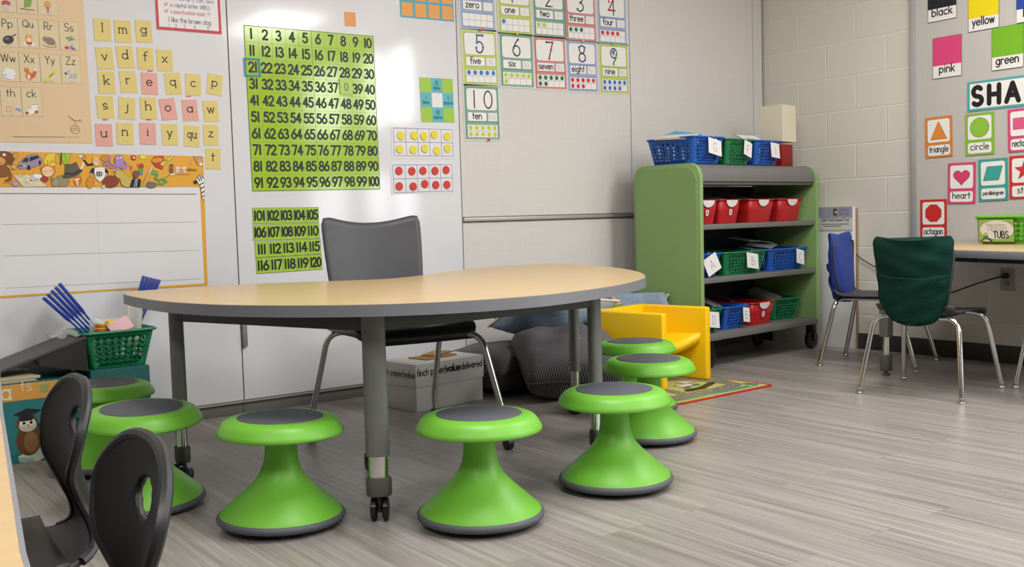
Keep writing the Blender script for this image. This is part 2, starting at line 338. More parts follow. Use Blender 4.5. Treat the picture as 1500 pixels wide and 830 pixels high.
class Flat:
    """printed sheet: an outline with real thickness and printed shapes lying on its face"""
    def __init__(s): s.P = []; s.base = None
    def sheet(s, pts, col, t=.001): s.base = (pts, col, t); return s
    def sheet_r(s, w, h, col, t=.001, r=0): return s.sheet(rr(0, 0, w, h, r) if r else rect(0, 0, w, h), col, t)
    def poly(s, pts, col, k=1): s.P.append((pts, col, k)); return s
    def rect(s, cx, cy, w, h, col, k=1, r=0): return s.poly(rr(cx, cy, w, h, r) if r else rect(cx, cy, w, h), col, k)
    def disc(s, cx, cy, rx, col, k=1, ry=None, n=20, rot=0):
        ry = ry or rx; c, sn = math.cos(R(rot)), math.sin(R(rot))
        return s.poly([(cx+rx*math.cos(a)*c-ry*math.sin(a)*sn, cy+rx*math.cos(a)*sn+ry*math.sin(a)*c) for a in (2*math.pi*i/n for i in range(n))], col, k)
    def line(s, pts, wd, col, k=2, cap=True):
        h = wd/2; n = len(pts)
        for (x0, y0), (x1, y1) in zip(pts, pts[1:]):
            d = math.hypot(x1-x0, y1-y0)
            if d < 1e-9: continue
            nx, ny = -(y1-y0)/d*h, (x1-x0)/d*h
            s.poly([(x0+nx, y0+ny), (x0-nx, y0-ny), (x1-nx, y1-ny), (x1+nx, y1+ny)], col, k)
        for i, (x, y) in enumerate(pts):
            if (i in (0, n-1) and not cap): continue
            s.disc(x, y, h, col, k, n=8)
        return s
    def frame(s, cx, cy, w, h, wd, col, k=2): 
        return s.line([(cx-w/2, cy-h/2), (cx+w/2, cy-h/2), (cx+w/2, cy+h/2), (cx-w/2, cy+h/2), (cx-w/2, cy-h/2)], wd, col, k)
    def gridlines(s, cx, cy, w, h, nx, ny, wd, col, k=2):
        for i in range(nx+1): s.rect(cx-w/2+w*i/nx, cy, wd, h+wd, col, k)
        for j in range(ny+1): s.rect(cx, cy-h/2+h*j/ny, w+wd, wd, col, k)
        return s
    def text(s, t, x, y, h, wd, col, k=3, al='c', fit=None, serif=False, gap=.09, xs=1.0):
        W = (sum(G[c][0] for c in t)+gap*(len(t)-1))*h*xs
        if fit and W > fit:
            if fit/W < .6: q_ = .6; y += h*(1-q_)*.28; h *= q_; wd *= .7; xs *= fit/W/q_; W = fit
            else: xs *= fit/W; W = fit
        cx = x-(W/2 if al == 'c' else (W if al == 'r' else 0))
        for c in t:
            adv, st = G[c]
            for q in st:
                pts = [(cx+a*h*xs, y+b*h) for a, b in q]
                s.line(pts, wd, col, k)
                if serif and len(q) > 1:
                    for a, b in ((q[0], q[1]), (q[-1], q[-2])):
                        dx, dy = a[0]-b[0], a[1]-b[1]
                        if abs(dy) > .55*math.hypot(dx, dy) and min(abs(a[1]-v) for v in (0, .6, 1, -.3)) < .06:
                            px, py = cx+a[0]*h*xs, y+a[1]*h
                            s.rect(px, py, .26*h, wd*.55, col, k)
            cx += (adv+gap)*h*xs
        return s
    def build(s, name, parent=None, flat=False, eps=.00035, ang=0, shift=(0, 0)):
        m = MB(); mats = []; idx = {}
        def mi(c):
            if c not in idx: idx[c] = len(mats); mats.append(c if not isinstance(c, str) else paper(c))
            return idx[c]
        T = (lambda u, v, d: (u, v, d)) if flat else (lambda u, v, d: (u, -d, v))
        t = 0
        if s.base:
            pts, col, t = s.base
            pts = [(a, b) for a, b in pts]
            m.face([T(a, b, t) for a, b in pts], mi(col)); m.face([T(a, b, 0) for a, b in pts][::-1], mi(col))
            for (a, b), (c, d) in zip(pts, pts[1:]+pts[:1]): m.face([T(a, b, 0), T(c, d, 0), T(c, d, t), T(a, b, t)], mi(col))
        for i, (pts, col, k) in enumerate(s.P): m.face([T(a, b, t+eps*k+(i % 60)*4e-6) for a, b in pts], mi(col))
        me = bpy.data.meshes.new(name); m.bm.to_mesh(me); m.bm.free()
        for c in mats: me.materials.append(c)
        o = bpy.data.objects.new(name, me); COL.objects.link(o)
        if parent: o.parent = parent
        return o
def rect(cx, cy, w, h): return [(cx-w/2, cy-h/2), (cx+w/2, cy-h/2), (cx+w/2, cy+h/2), (cx-w/2, cy+h/2)]
def rr(cx, cy, w, h, r, n=5):
    out = []
    for sx, sy, a in ((1, -1, -90), (1, 1, 0), (-1, 1, 90), (-1, -1, 180)):
        for i in range(n+1):
            t = R(a+90*i/n); out.append((cx+sx*(w/2-r)+r*math.cos(t), cy+sy*(h/2-r)+r*math.sin(t)))
    return out
YB = -0.1134            # face of the partition panels
XB = -0.03              # face of the bulletin board on the right-hand wall
def on_back(o, x, z, rot=0, off=0.0): o.location = (x, YB-.0005-off, z); o.rotation_euler = (0, R(-rot), 0); return o
def on_right(o, s, z, rot=0, off=0.0):
    o.location = (XB-.0005-off, -s, z); o.rotation_mode = 'QUATERNION'
    o.rotation_quaternion = (Matrix.Rotation(R(-90), 3, 'Z') @ Matrix.Rotation(R(-rot), 3, 'Y')).to_quaternion(); return o

# ---------------------------------------------------------------- room shell
def shell_box(name, c, d, m, bev=0):
    return struct(MB().box(c, d, 0, bev).build(name, m, ang=30))
FLOORM = floor_material(); BLOCK = block_material()
PAINT = mat('cfcac2', .6, bump=.15, bscale=120); CEILM = mat('e4e2dd', .8, bump=.3, bscale=90)
X0, Y0 = -8.0, -8.5
shell_box('floor', (X0/2, Y0/2, -.05), (-X0+.4, -Y0+.4, .1), FLOORM)
shell_box('ceiling', (X0/2, Y0/2, CEIL+.05), (-X0+.4, -Y0+.4, .1), CEILM)
shell_box('wall_back', (X0/2, .08, CEIL/2), (-X0+.4, .16, CEIL), PAINT)
shell_box('wall_right', (.08, Y0/2, CEIL/2), (.16, -Y0+.1, CEIL), BLOCK)
DIMWALL = mat('8a857e', .7)
shell_box('wall_left', (X0-.08, Y0/2, CEIL/2), (.16, -Y0+.1, CEIL), DIMWALL)
shell_box('wall_front', (X0/2, Y0-.08, CEIL/2), (-X0+.4, .16, CEIL), DIMWALL)
shell_box('baseboard_right', (-.006, Y0/2, .047), (.012, -Y0, .094), mat('3a3835', .5), .002)
for n, y in ((1, -4.86), (2, -6.3)):
    wd = 1.06 if n == 1 else 1.0
    m = MB(); F = mat('8d8f91', .4, .3)
    for dy in ((-wd/2, 0, wd/2) if n == 1 else (-wd/2, wd/2)): m.box((-.02, y+dy, 1.68), (.05, .06, 1.9), 0, .004)
    for z in (.76, 2.6): m.box((-.02, y, z), (.05, wd+.06, .06), 0, .004)
    m.box((-.05, y, .725), (.12, wd+.12, .03), 0, .004)
    struct(m.build('window_%d' % n, F, ang=30))
# strip of trim under the sliding boards along the back
BASEGREY = mat('6d6a66', .5); BASELIGHT = mat('a9a59f', .5)
shell_box('baseboard_back', (-3.4, -.053, .026), (6.6, .09, .052), BASEGREY, .001)
shell_box('trim_1', (-3.4, -.058, .058), (6.6, .102, .011), BASELIGHT, .001)
for i, x in enumerate((-3.5586, -2.3645, -1.1747)):
    shell_box('trim_%d' % (i+2), (x, -.0985, .026), (.003, .003, .051), mat('4a4845', .5))

# ---------------------------------------------------------------- boards on the back wall
WB = mat('dcdce0', .09, 0, .5, 'whiteboard_enamel', vary=.012, bscale=3)
TACK = weave_material('tack_fabric', 'd3cfcb', 'd9d5d1')
DARKSEAM = mat('4b4744', .5); ALU = mat('b3b0ab', .4, .3)
def board(name, label, cat, xa, xb, m, z0=.0645, z1=2.6, extra=None):
    t = thing(name, label, cat, ((xa+xb)/2, YB, z0))
    w = xb-xa
    MB().box((0, .0325, (z1-z0)/2), (w-.0045, .065, z1-z0), 0, .0015, 1).build('panel', m, t, ang=30)
    MB().box((w/2-.00125, .012, (z1-z0)/2), (.0014, .02, z1-z0), 0).build('edge_strip', DARKSEAM, t, ang=30)
    return t
board('whiteboard_panel', 'glossy whiteboard panel at the far left edge of the photo', 'whiteboard', -5.95, -4.752, WB)
b1 = board('whiteboard_panel', 'glossy white board panel carrying the yellow letter cards and alphabet poster', 'whiteboard', -4.752, -3.5586, WB)
b2 = board('whiteboard_panel', 'glossy white board panel carrying the lime green number chart', 'whiteboard', -3.5586, -2.3645, WB)
hg = MB().box((0, 0, 0), (.022, .014, .105), 0, .004).box((-.009, .002, 0), (.006, .012, .125), 0, .002)
hg.build('hinge', mat('8d877f', .45, .3), b2, (-.584, -.007, .292))
b3 = board('tack_board', 'grey fabric tack board panel carrying the number word cards', 'tack board', -2.3645, -1.1747, TACK)
MB().box((0, -.006, .772), (1.186, .014, .020), 0, .003).build('rail', ALU, b3)
MB().box((0, -.0035, .784), (1.186, .006, .004), 0).box((0, -.0035, .760), (1.186, .006, .004), 0).build('rail_shadow_strip', DARKSEAM, b3)  # solid dark strips stand in for the shade along the rail edges
b4 = board('tack_board', 'plain grey fabric tack board behind the lime bookcase in the corner', 'tack board', -1.1747, -.101, TACK)
b5 = board('corner_post', 'narrow fabric covered end post of the board wall in the corner', 'end post', -.101, -.012, TACK)

# ---------------------------------------------------------------- yellow and pink letter cards
YEL, PNK, INK = 'd9c678', 'dda397', '2a2522'
LET = [('l',-4.08,1.642,1,'y'),('m',-4.0,1.643,2,'y'),('g',-3.916,1.65,1.5,'y'),('v',-4.077,1.529,4,'y'),('d',-3.996,1.54,5,'y'),('f',-3.915,1.539,1,'y'),('x',-3.836,1.537,1,'y'),
 ('k',-4.075,1.432,2,'y'),('r',-3.989,1.44,4,'y'),('e',-3.904,1.437,0,'p'),('q',-3.806,1.443,4.5,'y'),('c',-3.72,1.443,-1,'y'),('p',-3.627,1.449,-8,'y'),
 ('s',-4.085,1.333,2.5,'y'),('j',-4.0,1.331,-3,'y'),('h',-3.913,1.336,1.5,'y'),('o',-3.832,1.335,8,'p'),('a',-3.739,1.334,3.5,'p'),('w',-3.649,1.334,3.3,'y'),
 ('u',-4.096,1.22,.5,'p'),('n',-4.013,1.228,-2,'y'),('i',-3.921,1.23,0,'p'),('y',-3.83,1.229,.8,'y'),('qu',-3.737,1.225,-3.2,'y'),('z',-3.654,1.232,0,'y'),('t',-3.649,1.13,-1.4,'y')]
for i, (ch, x, z, rot, c) in enumerate(LET):
    f = Flat().sheet(rect(0, 0, .066, .0895), YEL if c == 'y' else PNK, .0016)
    f.text(ch, 0, -.008, .036, .0042, INK, 1, serif=True, fit=.04, xs=1.2)
    o = f.build('letter_card')
    tag(o, '%s card printed with the letter %s on the whiteboard' % ('yellow' if c == 'y' else 'salmon pink', ch), 'letter card', 'letter cards on the whiteboard')
    on_back(o, x, z, rot)
for x, z, n in ((-3.898, 1.489, 'f'), (-3.743, 1.393, 'c'), (-4.089, 1.282, 's'), (-3.915, 1.288, 'h')):
    o = Flat().sheet(rr(0, 0, .022, .0042, .002), 'd23b3f', .001).build('marker_dash')
    on_back(tag(o, 'short red marker dash under the letter %s card' % n, 'marker dash'), x, z, 2)

# ---------------------------------------------------------------- alphabet poster
TAN, CELL, BRN = 'dcbf98', 'd9c8a2', '8a5a3a'
f = Flat().sheet(rect(-.205, .41, .41, .82), TAN, .001)
OX, OZ = -4.141, 1.186
def cellpic(ch, cx, cz):
    u, v = cx, cz-.018
    D = lambda dx, dy, rx, col, ry=None, rot=0, k=4: f.disc(u+dx, v+dy, rx, col, k, ry, 14, rot)
    Ln = lambda pts, wd, col, k=4: f.line([(u+a, v+b) for a, b in pts], wd, col, k)
    if ch == 'Pp': D(0, -.004, .02, '2d2b2e', .016, 20); D(-.004, 0, .008, '77747a', .004, 20, 5); Ln([(.014, .01), (.028, .018)], .004, '2d2b2e')
    elif ch == 'Qu': D(0, -.016, .023, 'e8e2dc', .008); D(0, -.012, .011, 'c23b35', .008, k=5); D(0, .004, .013, 'e09a4a', .014, k=5); D(0, .0, .009, 'f0cdb0', k=6); f.poly([(u-.008, v+.014), (u-.008, v+.024), (u, v+.018), (u+.008, v+.024), (u+.008, v+.014)], 'd9b63e', 6)
    elif ch == 'Rr': D(.002, 0, .02, '8c7868', .015, -20); D(-.016, .006, .009, '8c7868'); D(-.016, .014, .005, 'a08a7c', k=5); Ln([(.02, -.008), (.024, -.02), (.008, -.024), (-.02, -.02), (-.024, -.014)], .003, '9a7f72')
    elif ch == 'Ss': 
        for a, b, c in ((-.008, .016, '5e9a50'), (.006, .02, '78b060'), (.002, .01, '4e8a48'), (.012, .012, '6aa256')): D(a, b, .008, c, .004, 30)
        D(-.012, -.022, .009, 'b8402f', .006); D(.01, -.024, .01, '6a6fa8', .005, -20, 5); D(.006, -.014, .008, '7f9ad0', .003, 40, 5)
    elif ch == 'Ww': 
        for a, b, r_ in ((-.004, .006, .014), (.008, .002, .014), (-.012, -.006, .012), (.004, -.012, .014)): D(a, b, r_, 'e4e2ea')
        Ln([(-.026, -.008), (-.01, -.006), (-.024, -.016)], .004, 'b0bfe0', 5)
    elif ch == 'Xx': D(-.004, -.008, .013, 'd4702c', .016); D(-.012, .012, .009, 'd4702c'); f.poly([(u-.02, v+.014), (u-.018, v+.026), (u-.011, v+.019), (u-.006, v+.026), (u-.004, v+.014)], 'd4702c', 4); D(.014, .0, .007, 'c8602a', .018, -25); D(.019, .017, .006, 'e8dccc', k=5); D(-.006, -.012, .005, 'ead9c4', .01, k=5)
    elif ch == 'Yy': f.poly([(u-.026, v-.022), (u-.017, v-.026), (u+.026, v+.016), (u+.018, v+.024)], 'd8cf4a', 4); f.poly([(u-.026, v-.022), (u-.022, v-.03), (u-.017, v-.026)], 'b9ae38', 5); Ln([(u*0-.006, -.008), (.008, .006)], .004, '6f7a3a', 5)
    elif ch == 'Zz': 
        D(.004, -.002, .018, 'e8e6e4', .01); D(-.014, .012, .007, 'e8e6e4', .011, 25)
        for a in (-.008, 0, .01, .018): Ln([(a, -.006), (a, -.027)], .0045, 'd8d6d4')
        for a in (-.008, -.002, .004, .01, .016): Ln([(a, -.01), (a+.003, .006)], .0022, '222024', 5)
        for b in (.004, .01, .016): Ln([(-.019, b), (-.008, b+.003)], .002, '222024', 5)
        D(-.021, .008, .004, '222024', k=5)
    elif ch == 'th': D(-.012, -.006, .012, 'e0c49c', .014); Ln([(-.012, .004), (-.008, .02)], .006, 'e0c49c'); D(.008, -.004, .012, 'dcbd94', .01); Ln([(.018, -.004), (.028, -.008)], .009, '7f93c0', 5); f.frame(u-.012, v-.006, .014, .018, .0012, '7a6248', 5)
    elif ch == 'ck': f.poly([(u-.002, v+.02), (u+.02, v+.022), (u+.018, v-.006), (u-.004, v-.026), (u-.022, v-.024), (u-.024, v-.012), (u-.004, v-.002)], 'eae6e2', 4); Ln([(-.001, .015), (.019, .017)], .003, 'b8463c', 5); D(-.02, -.019, .006, 'c03a30', k=5); D(.014, -.014, .006, 'c03a30', k=5)
    elif ch == 'a0': D(0, -.006, .016, 'b8473f', .012); D(0, -.018, .014, 'c9c2bc', .008, k=5)
    elif ch == 'b0': f.poly([(u-.012, v-.018), (u-.008, v+.016), (u+.02, v+.02), (u+.012, v-.012)], '7a9e3e', 4); Ln([(-.024, -.022), (.024, -.024)], .004, '8a6a45', 5)
    elif ch == 'c0': D(0, .0, .013, 'd59a3e', .016); D(0, -.018, .004, 'b25a86', .012, k=5)
for ch, lab, x, z in [('Pp','Pp',-4.425,1.605),('Qu','Qu',-4.352,1.606),('Rr','Rr',-4.278,1.606),('Ss','Ss',-4.203,1.607),('Ww','Ww',-4.43,1.474),('Xx','Xx',-4.356,1.475),('Yy','Yy',-4.281,1.475),('Zz','Zz',-4.205,1.476),
        ('th','th',-4.43,1.342),('ck','ck',-4.357,1.343),('a0','',-4.424,1.736),('b0','',-4.35,1.737),('c0','',-4.276,1.738)]:
    u, v = x-OX, z-OZ
    f.rect(u, v, .0725, .111, BRN, 1).rect(u, v, .0712, .1097, CELL, 2)
    if lab: f.text(lab, u, v+(.019 if lab != 'Qu' else .024), .030 if lab != 'Qu' else .026, .0025, '2c2622', 5, fit=.06)
    cellpic(ch, u, v-(.006 if lab else -.002))
    f.rect(u, v-.048, .016, .0014, '8b7a62', 4)
f.line([(-.292, .022), (-.104, .023)], .0018, '4d4038', 2).line([(-.095, .023), (-.05, .024)], .0012, '9a7a52', 2)
gu, gv = -.063, .062
f.line([(gu-.024, gv+.045), (gu+.0, gv+.026), (gu+.026, gv+.03)], .0016, BRN, 3).line([(gu-.012, gv+.03), (gu+.026, gv+.024)], .0012, BRN, 3).line([(gu+.001, gv+.026), (gu+.001, gv+.008)], .0016, BRN, 3)
f.disc(gu, gv-.008, .0175, BRN, 3, .018).disc(gu, gv-.008, .0158, TAN, 4, .0163).rect(gu, gv-.006, .034, .0014, BRN, 5).rect(gu, gv-.013, .031, .0014, BRN, 5)
for a in (-.007, .003): f.frame(gu+a+.002, gv+.001, .007, .007, .001, BRN, 5)
o = on_back(tag(f.build('alphabet_poster'), 'tan alphabet poster of framed letter pictures at upper left of the whiteboard', 'poster'), OX, OZ, .6)

# ---------------------------------------------------------------- sentence poster (red border)
f = Flat().sheet(rect(0, .2, .279, .4), 'b9b7bd', .001).rect(0, .2, .277, .398, 'c63f48', 1).rect(0, .206, .255, .386, 'e6e2e4', 2)
f.text('more words (I, can, like)', .01, .128, .017, .0017, '4a55a0', 3, fit=.2)
for i, (tx, y, c) in enumerate([('a capital letter (ABC)', .1, '332e2c'), ('a punctuation mark .!?', .072, 'c0343c')]):
    f.text(tx, -.078, y, .017, .0017, c, 3, al='l', fit=.17)
    f.frame(-.096, y+.007, .011, .011, .0012, 'b24a4e', 3).line([(-.1, y+.008), (-.096, y+.003), (-.087, y+.017)], .0018, 'c0343c', 4)
f.text('I like the brown dog', .003, .036, .021, .002, '3a3634', 3, fit=.18)
for x, d in ((-.086, '1'), (-.058, '2'), (-.022, '3'), (.022, '4'), (.08, '5')): f.text(d, x, .015, .013, .0016, '4a55a0', 3)
on_back(tag(f.build('sentence_poster'), 'laminated white sentence checklist poster with a red border', 'poster'), -3.724, 1.664, .5)

# ---------------------------------------------------------------- dry-erase sentence strip poster with cartoon band
ORG = 'e2a531'
f = Flat().sheet([(-.83, .002), (-.41, .004), (0, 0), (.008, .557), (-.83, .566)], ORG, .0012)
f.poly(rr(-.425, .219, .822, .417, .008), 'e0dfe0', 1)
for y, wd, c in ((.395, .0034, '6d6d70'), (.276, .0016, '8d8d92'), (.155, .0016, '8d8d92'), (.031, .0016, '8d8d92')): f.line([(-.79, y+.009), (-.03, y)], wd, c, 2)
f.line([(-.437, .425), (-.44, .012)], .0012, 'cfced0', 2)
f.line([(-.82, .4285), (-.012, .4255)], .0016, 'b5473a', 2)
def S(X, Y):
    y0 = 105+.027*X; y1 = 342+.009*X
    return (-.795+.798*X/1455, .561-.006*X/1455-(Y-y0)/(y1-y0)*.132)
k_ = [3]
def blob(X, Y, rx, ry, col, rot=0, out=True):
    u, v = S(X, Y); s_ = .000548
    if out: f.disc(u, v, rx*s_+.0011, '3a2a1c', k_[0], ry*s_+.0011, 18, -rot)
    f.disc(u, v, rx*s_, col, k_[0]+1, ry*s_, 18, -rot)
def shp(pts, col, out=True):
    P = [S(*p) for p in pts]
    if out: f.line(P+[P[0]], .0022, '3a2a1c', k_[0])
    f.poly(P, col, k_[0]+1)
def ln(pts, wd, col): f.line([S(*p) for p in pts], wd*.000548, col, k_[0]+1)
# monkey
blob(30, 235, 52, 42, '8a5526'); ln([(75, 240), (80, 290), (50, 305)], 24, '8a5526'); ln([(40, 313), (88, 318)], 12, 'c98a4a')
ln([(70, 175), (120, 205), (100, 220)], 18, '8a5526'); blob(108, 205, 18, 15, 'd9a85a')
k_[0] = 5; blob(45, 145, 70, 48, '7b4a22'); blob(18, 165, 38, 30, 'd49a58', 10); blob(122, 128, 17, 20, 'd49a58'); blob(8, 118, 13, 8, 'f4f0e6', 0, False); blob(52, 122, 14, 9, 'f4f0e6', 0, False); blob(12, 118, 5, 5, '201a18', 0, False); blob(60, 121, 5, 5, '201a18', 0, False); ln([(0, 178), (30, 182)], 4, '5a341a')
# van
k_[0] = 4; shp([(130, 205), (140, 178), (170, 150), (200, 128), (255, 118), (285, 140), (290, 172), (280, 190), (215, 215), (150, 222)], '9b8fae')
k_[0] = 6; shp([(158, 175), (178, 148), (205, 140), (200, 172)], '2f2d3a', False); shp([(208, 170), (214, 138), (268, 128), (275, 145)], '2a2834', False); blob(203, 211, 11, 18, '26242a', 0, False); blob(277, 178, 8, 18, '26242a', 0, False); blob(175, 196, 7, 6, 'e6d86a', 0, False); ln([(138, 200), (160, 198)], 7, '2a2834')
# book and kite
k_[0] = 4; shp([(300, 160), (330, 118), (388, 112), (375, 165), (310, 200)], 'e8c63e'); ln([(280, 215), (350, 190)], 14, 'cf7f2c')
shp([(405, 115), (495, 118), (450, 205)], '9fc23e'); ln([(450, 117), (450, 200)], 3, '5f7d25'); ln([(425, 115), (415, 190)], 12, '4d4a40')
# sleeping crowned child, quilt
shp([(95, 260), (240, 262), (320, 342), (160, 342)], 'd8cfae'); k_[0] = 6
for a, b, c in ((115, 268, 'e8b7c8'), (150, 268, 'a8cfae'), (190, 268, 'f0dc7a'), (225, 268, 'b9a8d0'), (150, 290, 'f0dc7a'), (190, 290, 'e0a8a0'), (245, 295, '9fc8b8'), (180, 315, 'a8cfae'), (215, 320, 'e8b7c8'), (265, 322, 'f0dc7a')): blob(a, b, 15, 9, c, 20, False)
blob(205, 300, 30, 13, 'eae6e0', 20); blob(212, 300, 14, 6, 'c05a3a', 20, False); blob(110, 320, 22, 18, 'b59bc0'); blob(258, 270, 32, 18, 'ece8e4', 10); blob(245, 268, 5, 5, '222', 0, False) if False else None
blob(300, 290, 26, 22, 'b0302c'); k_[0] = 8; blob(330, 232, 46, 44, 'd88a3c'); blob(325, 238, 38, 38, 'ecc8a0'); shp([(332, 190), (328, 165), (350, 185), (358, 160), (372, 182), (386, 172), (378, 205)], 'e6cf3c'); ln([(300, 236), (318, 240)], 4, '7a4a2a'); ln([(340, 232), (352, 236)], 4, '7a4a2a')
# elephant-grey dog
k_[0] = 6; blob(420, 305, 48, 42, '9a8c6a'); k_[0] = 8; blob(372, 312, 26, 30, 'a5977a', 15); blob(355, 298, 10, 16, '8b7d5f', -20)
# hat
k_[0] = 6; blob(490, 255, 75, 22, '544a3f', -22); k_[0] = 8; shp([(440, 255), (448, 190), (490, 190), (520, 175), (545, 235), (500, 262)], '615749'); ln([(446, 250), (495, 258), (542, 230)], 11, '2a2520')
# penguin-like goose, fox
k_[0] = 4; blob(560, 135, 22, 11, 'ddd6cc', 10); blob(578, 142, 14, 16, 'd08a4a', 0); ln([(580, 160), (566, 200), (552, 220)], 13, 'ece6dc'); ln([(578, 165), (600, 195), (635, 190)], 16, '221e1c'); blob(525, 300, 26, 40, 'd8782c', 8); ln([(505, 295), (535, 290)], 9, 'efe6da'); ln([(520, 298), (524, 335)], 9, 'efe6da')
# child with lettered shirt
k_[0] = 6; blob(610, 315, 26, 45, 'd98a2e', 12); shp([(612, 245), (625, 222), (650, 212), (720, 210), (738, 232), (745, 262), (722, 258), (710, 290), (680, 312), (650, 285), (645, 250), (620, 262)], 'ece9e4'); k_[0] = 8; shp([(612, 250), (625, 222), (648, 214), (640, 256)], '201c1c', False); shp([(720, 212), (740, 235), (742, 260), (718, 248)], '201c1c', False)
blob(660, 172, 24, 32, 'ecc49c'); k_[0] = 10; blob(660, 148, 22, 12, 'e0c060', 0, False); blob(652, 168, 3, 3, '2a2220', 0, False); blob(668, 168, 3, 3, '2a2220', 0, False)
u, v = S(679, 270); f.text('ED', u, v, .0155, .0032, '1c1a1a', k_[0]+3)
# bell, chestnut, octopus
k_[0] = 4; blob(730, 150, 36, 24, 'c98c34'); blob(722, 190, 18, 14, 'b67a9c')
k_[0] = 12; blob(755, 310, 58, 44, '8a3f24', -8); ln([(705, 340), (700, 348)], 20, 'd9c8a8')
for pts in ([(800, 200), (765, 190), (755, 160), (765, 140)], [(805, 205), (770, 215), (745, 205), (740, 190)], [(815, 210), (800, 235), (780, 238)], [(830, 210), (850, 225), (880, 205), (870, 175)], [(840, 200), (870, 220), (878, 200)]): ln(pts, 12, 'a884bc')
blob(824, 170, 32, 46, 'a884bc'); k_[0] = 14; blob(815, 150, 7, 7, 'f4f2f0', 0, False); blob(838, 146, 7, 7, 'f4f2f0', 0, False); blob(816, 151, 3, 3, '1a1a1a', 0, False); blob(838, 147, 3, 3, '1a1a1a', 0, False)
# peanut, suited man, balls, dancers, spinning top
k_[0] = 12; blob(825, 262, 36, 32, 'c9b25e', 30, True); blob(870, 310, 46, 42, 'c9b25e', 30, True); k_[0] = 14; blob(848, 285, 28, 26, 'c9b25e', 30, False)
blob(940, 260, 22, 26, '7a5530'); shp([(890, 348), (908, 300), (935, 285), (975, 300), (965, 348)], '1d1b1f'); ln([(938, 292), (922, 345)], 5, 'b9c2d4'); ln([(948, 292), (936, 345)], 4, 'e6e8ee')
k_[0] = 4; blob(930, 148, 20, 18, 'c53a30'); blob(934, 146, 10, 5, 'f0ece6', 35, False); blob(1000, 142, 26, 17, 'e6d83e'); blob(908, 196, 9, 9, 'e6c94a'); ln([(895, 200), (908, 218), (922, 200)], 5, 'd05a8a'); blob(910, 218, 9, 12, 'd05a8a', 0, False); ln([(906, 230), (900, 240)], 6, '4a62b0')
blob(985, 205, 16, 18, 'a8402c'); ln([(962, 215), (955, 190)], 8, 'a8683a'); blob(978, 235, 16, 20, '5aa04a'); blob(978, 258, 15, 9, '4a72b8', 0, False)
shp([(980, 348), (1010, 285), (1055, 215), (1068, 222), (1035, 300), (1005, 348)], 'd9a04c'); ln([(1060, 215), (1040, 250)], 9, 'd8d2c8')
k_[0] = 6; shp([(1062, 170), (1085, 142), (1150, 138), (1160, 170), (1140, 228), (1090, 210)], 'c23a2c'); blob(1105, 165, 44, 18, 'd98e34', -8); shp([(1125, 190), (1210, 140), (1235, 142), (1140, 205)], 'd8cf4a'); ln([(1165, 175), (1185, 165)], 7, '6f6a30')
# snake, grey bear
ln([(1085, 250), (1100, 262), (1082, 290), (1110, 305), (1140, 295), (1165, 312), (1150, 320)], 18, '5a9a4c'); ln([(1150, 290), (1185, 272)], 6, '5a9a4c'); ln([(1105, 325), (1140, 332)], 16, '5a9a4c'); blob(1080, 250, 22, 16, '67aa55'); blob(1050, 335, 40, 24, '6f6c68')
# small owl badge, cards and word
blob(1208, 235, 15, 22, '7a5232'); blob(1210, 212, 14, 13, '8a7458'); shp([(1192, 200), (1212, 193), (1232, 199), (1212, 206)], '3a3636', False); shp([(1190, 262), (1235, 254), (1240, 262), (1200, 272)], 'ece8e0')
for x_, c, ch in ((1257, 'ece2c8', 't'), (1284, 'e8a8a0', 'u'), (1311, 'ece2c8', 'n')):
    shp([(x_-13, 214), (x_+13, 212), (x_+11, 250), (x_-11, 250)], c, False); u, v = S(x_, 240); f.text(ch, u, v, .012, .0016, 'a04a3a', k_[0]+4)
u, v = S(1325, 240); f.text('dations', u, v, .013, .0016, '6a4a2a', k_[0]+2, al='l', fit=.042); u, v = S(1300, 264); f.rect(u, v, .055, .002, '8a6428', k_[0]+2)
blob(1364, 185, 11, 11, 'dd9090', 0, False)
# squirrel and zebra at the right edge
shp([(1385, 143), (1452, 146), (1452, 210), (1410, 195)], 'cf9a50'); k_[0] = 8; blob(1430, 165, 22, 20, 'd9a860'); blob(1440, 195, 14, 14, 'ece2d0', 0, False); blob(1420, 160, 3, 3, '221e1c', 0, False); blob(1438, 160, 3, 3, '221e1c', 0, False)
zx = [(1400, 300), (1420, 270), (1452, 262), (1458, 300), (1456, 440), (1440, 430), (1430, 345), (1412, 322)]
shp(zx, 'efecea'); blob(1390, 318, 15, 15, '1d1b1d', 0, False); k_[0] = 10
for pts in ([(1412, 285), (1425, 310)], [(1425, 272), (1440, 305)], [(1440, 268), (1452, 290)], [(1425, 335), (1452, 322)], [(1432, 362), (1454, 350)], [(1436, 392), (1455, 380)], [(1440, 418), (1455, 410)]): ln(pts, 8, '1d1b1d')
on_back(tag(f.build('sentence_strip_poster'), 'orange bordered ruled dry erase sheet topped by a band of cartoon pictures', 'poster'), -3.7, .583, 0)

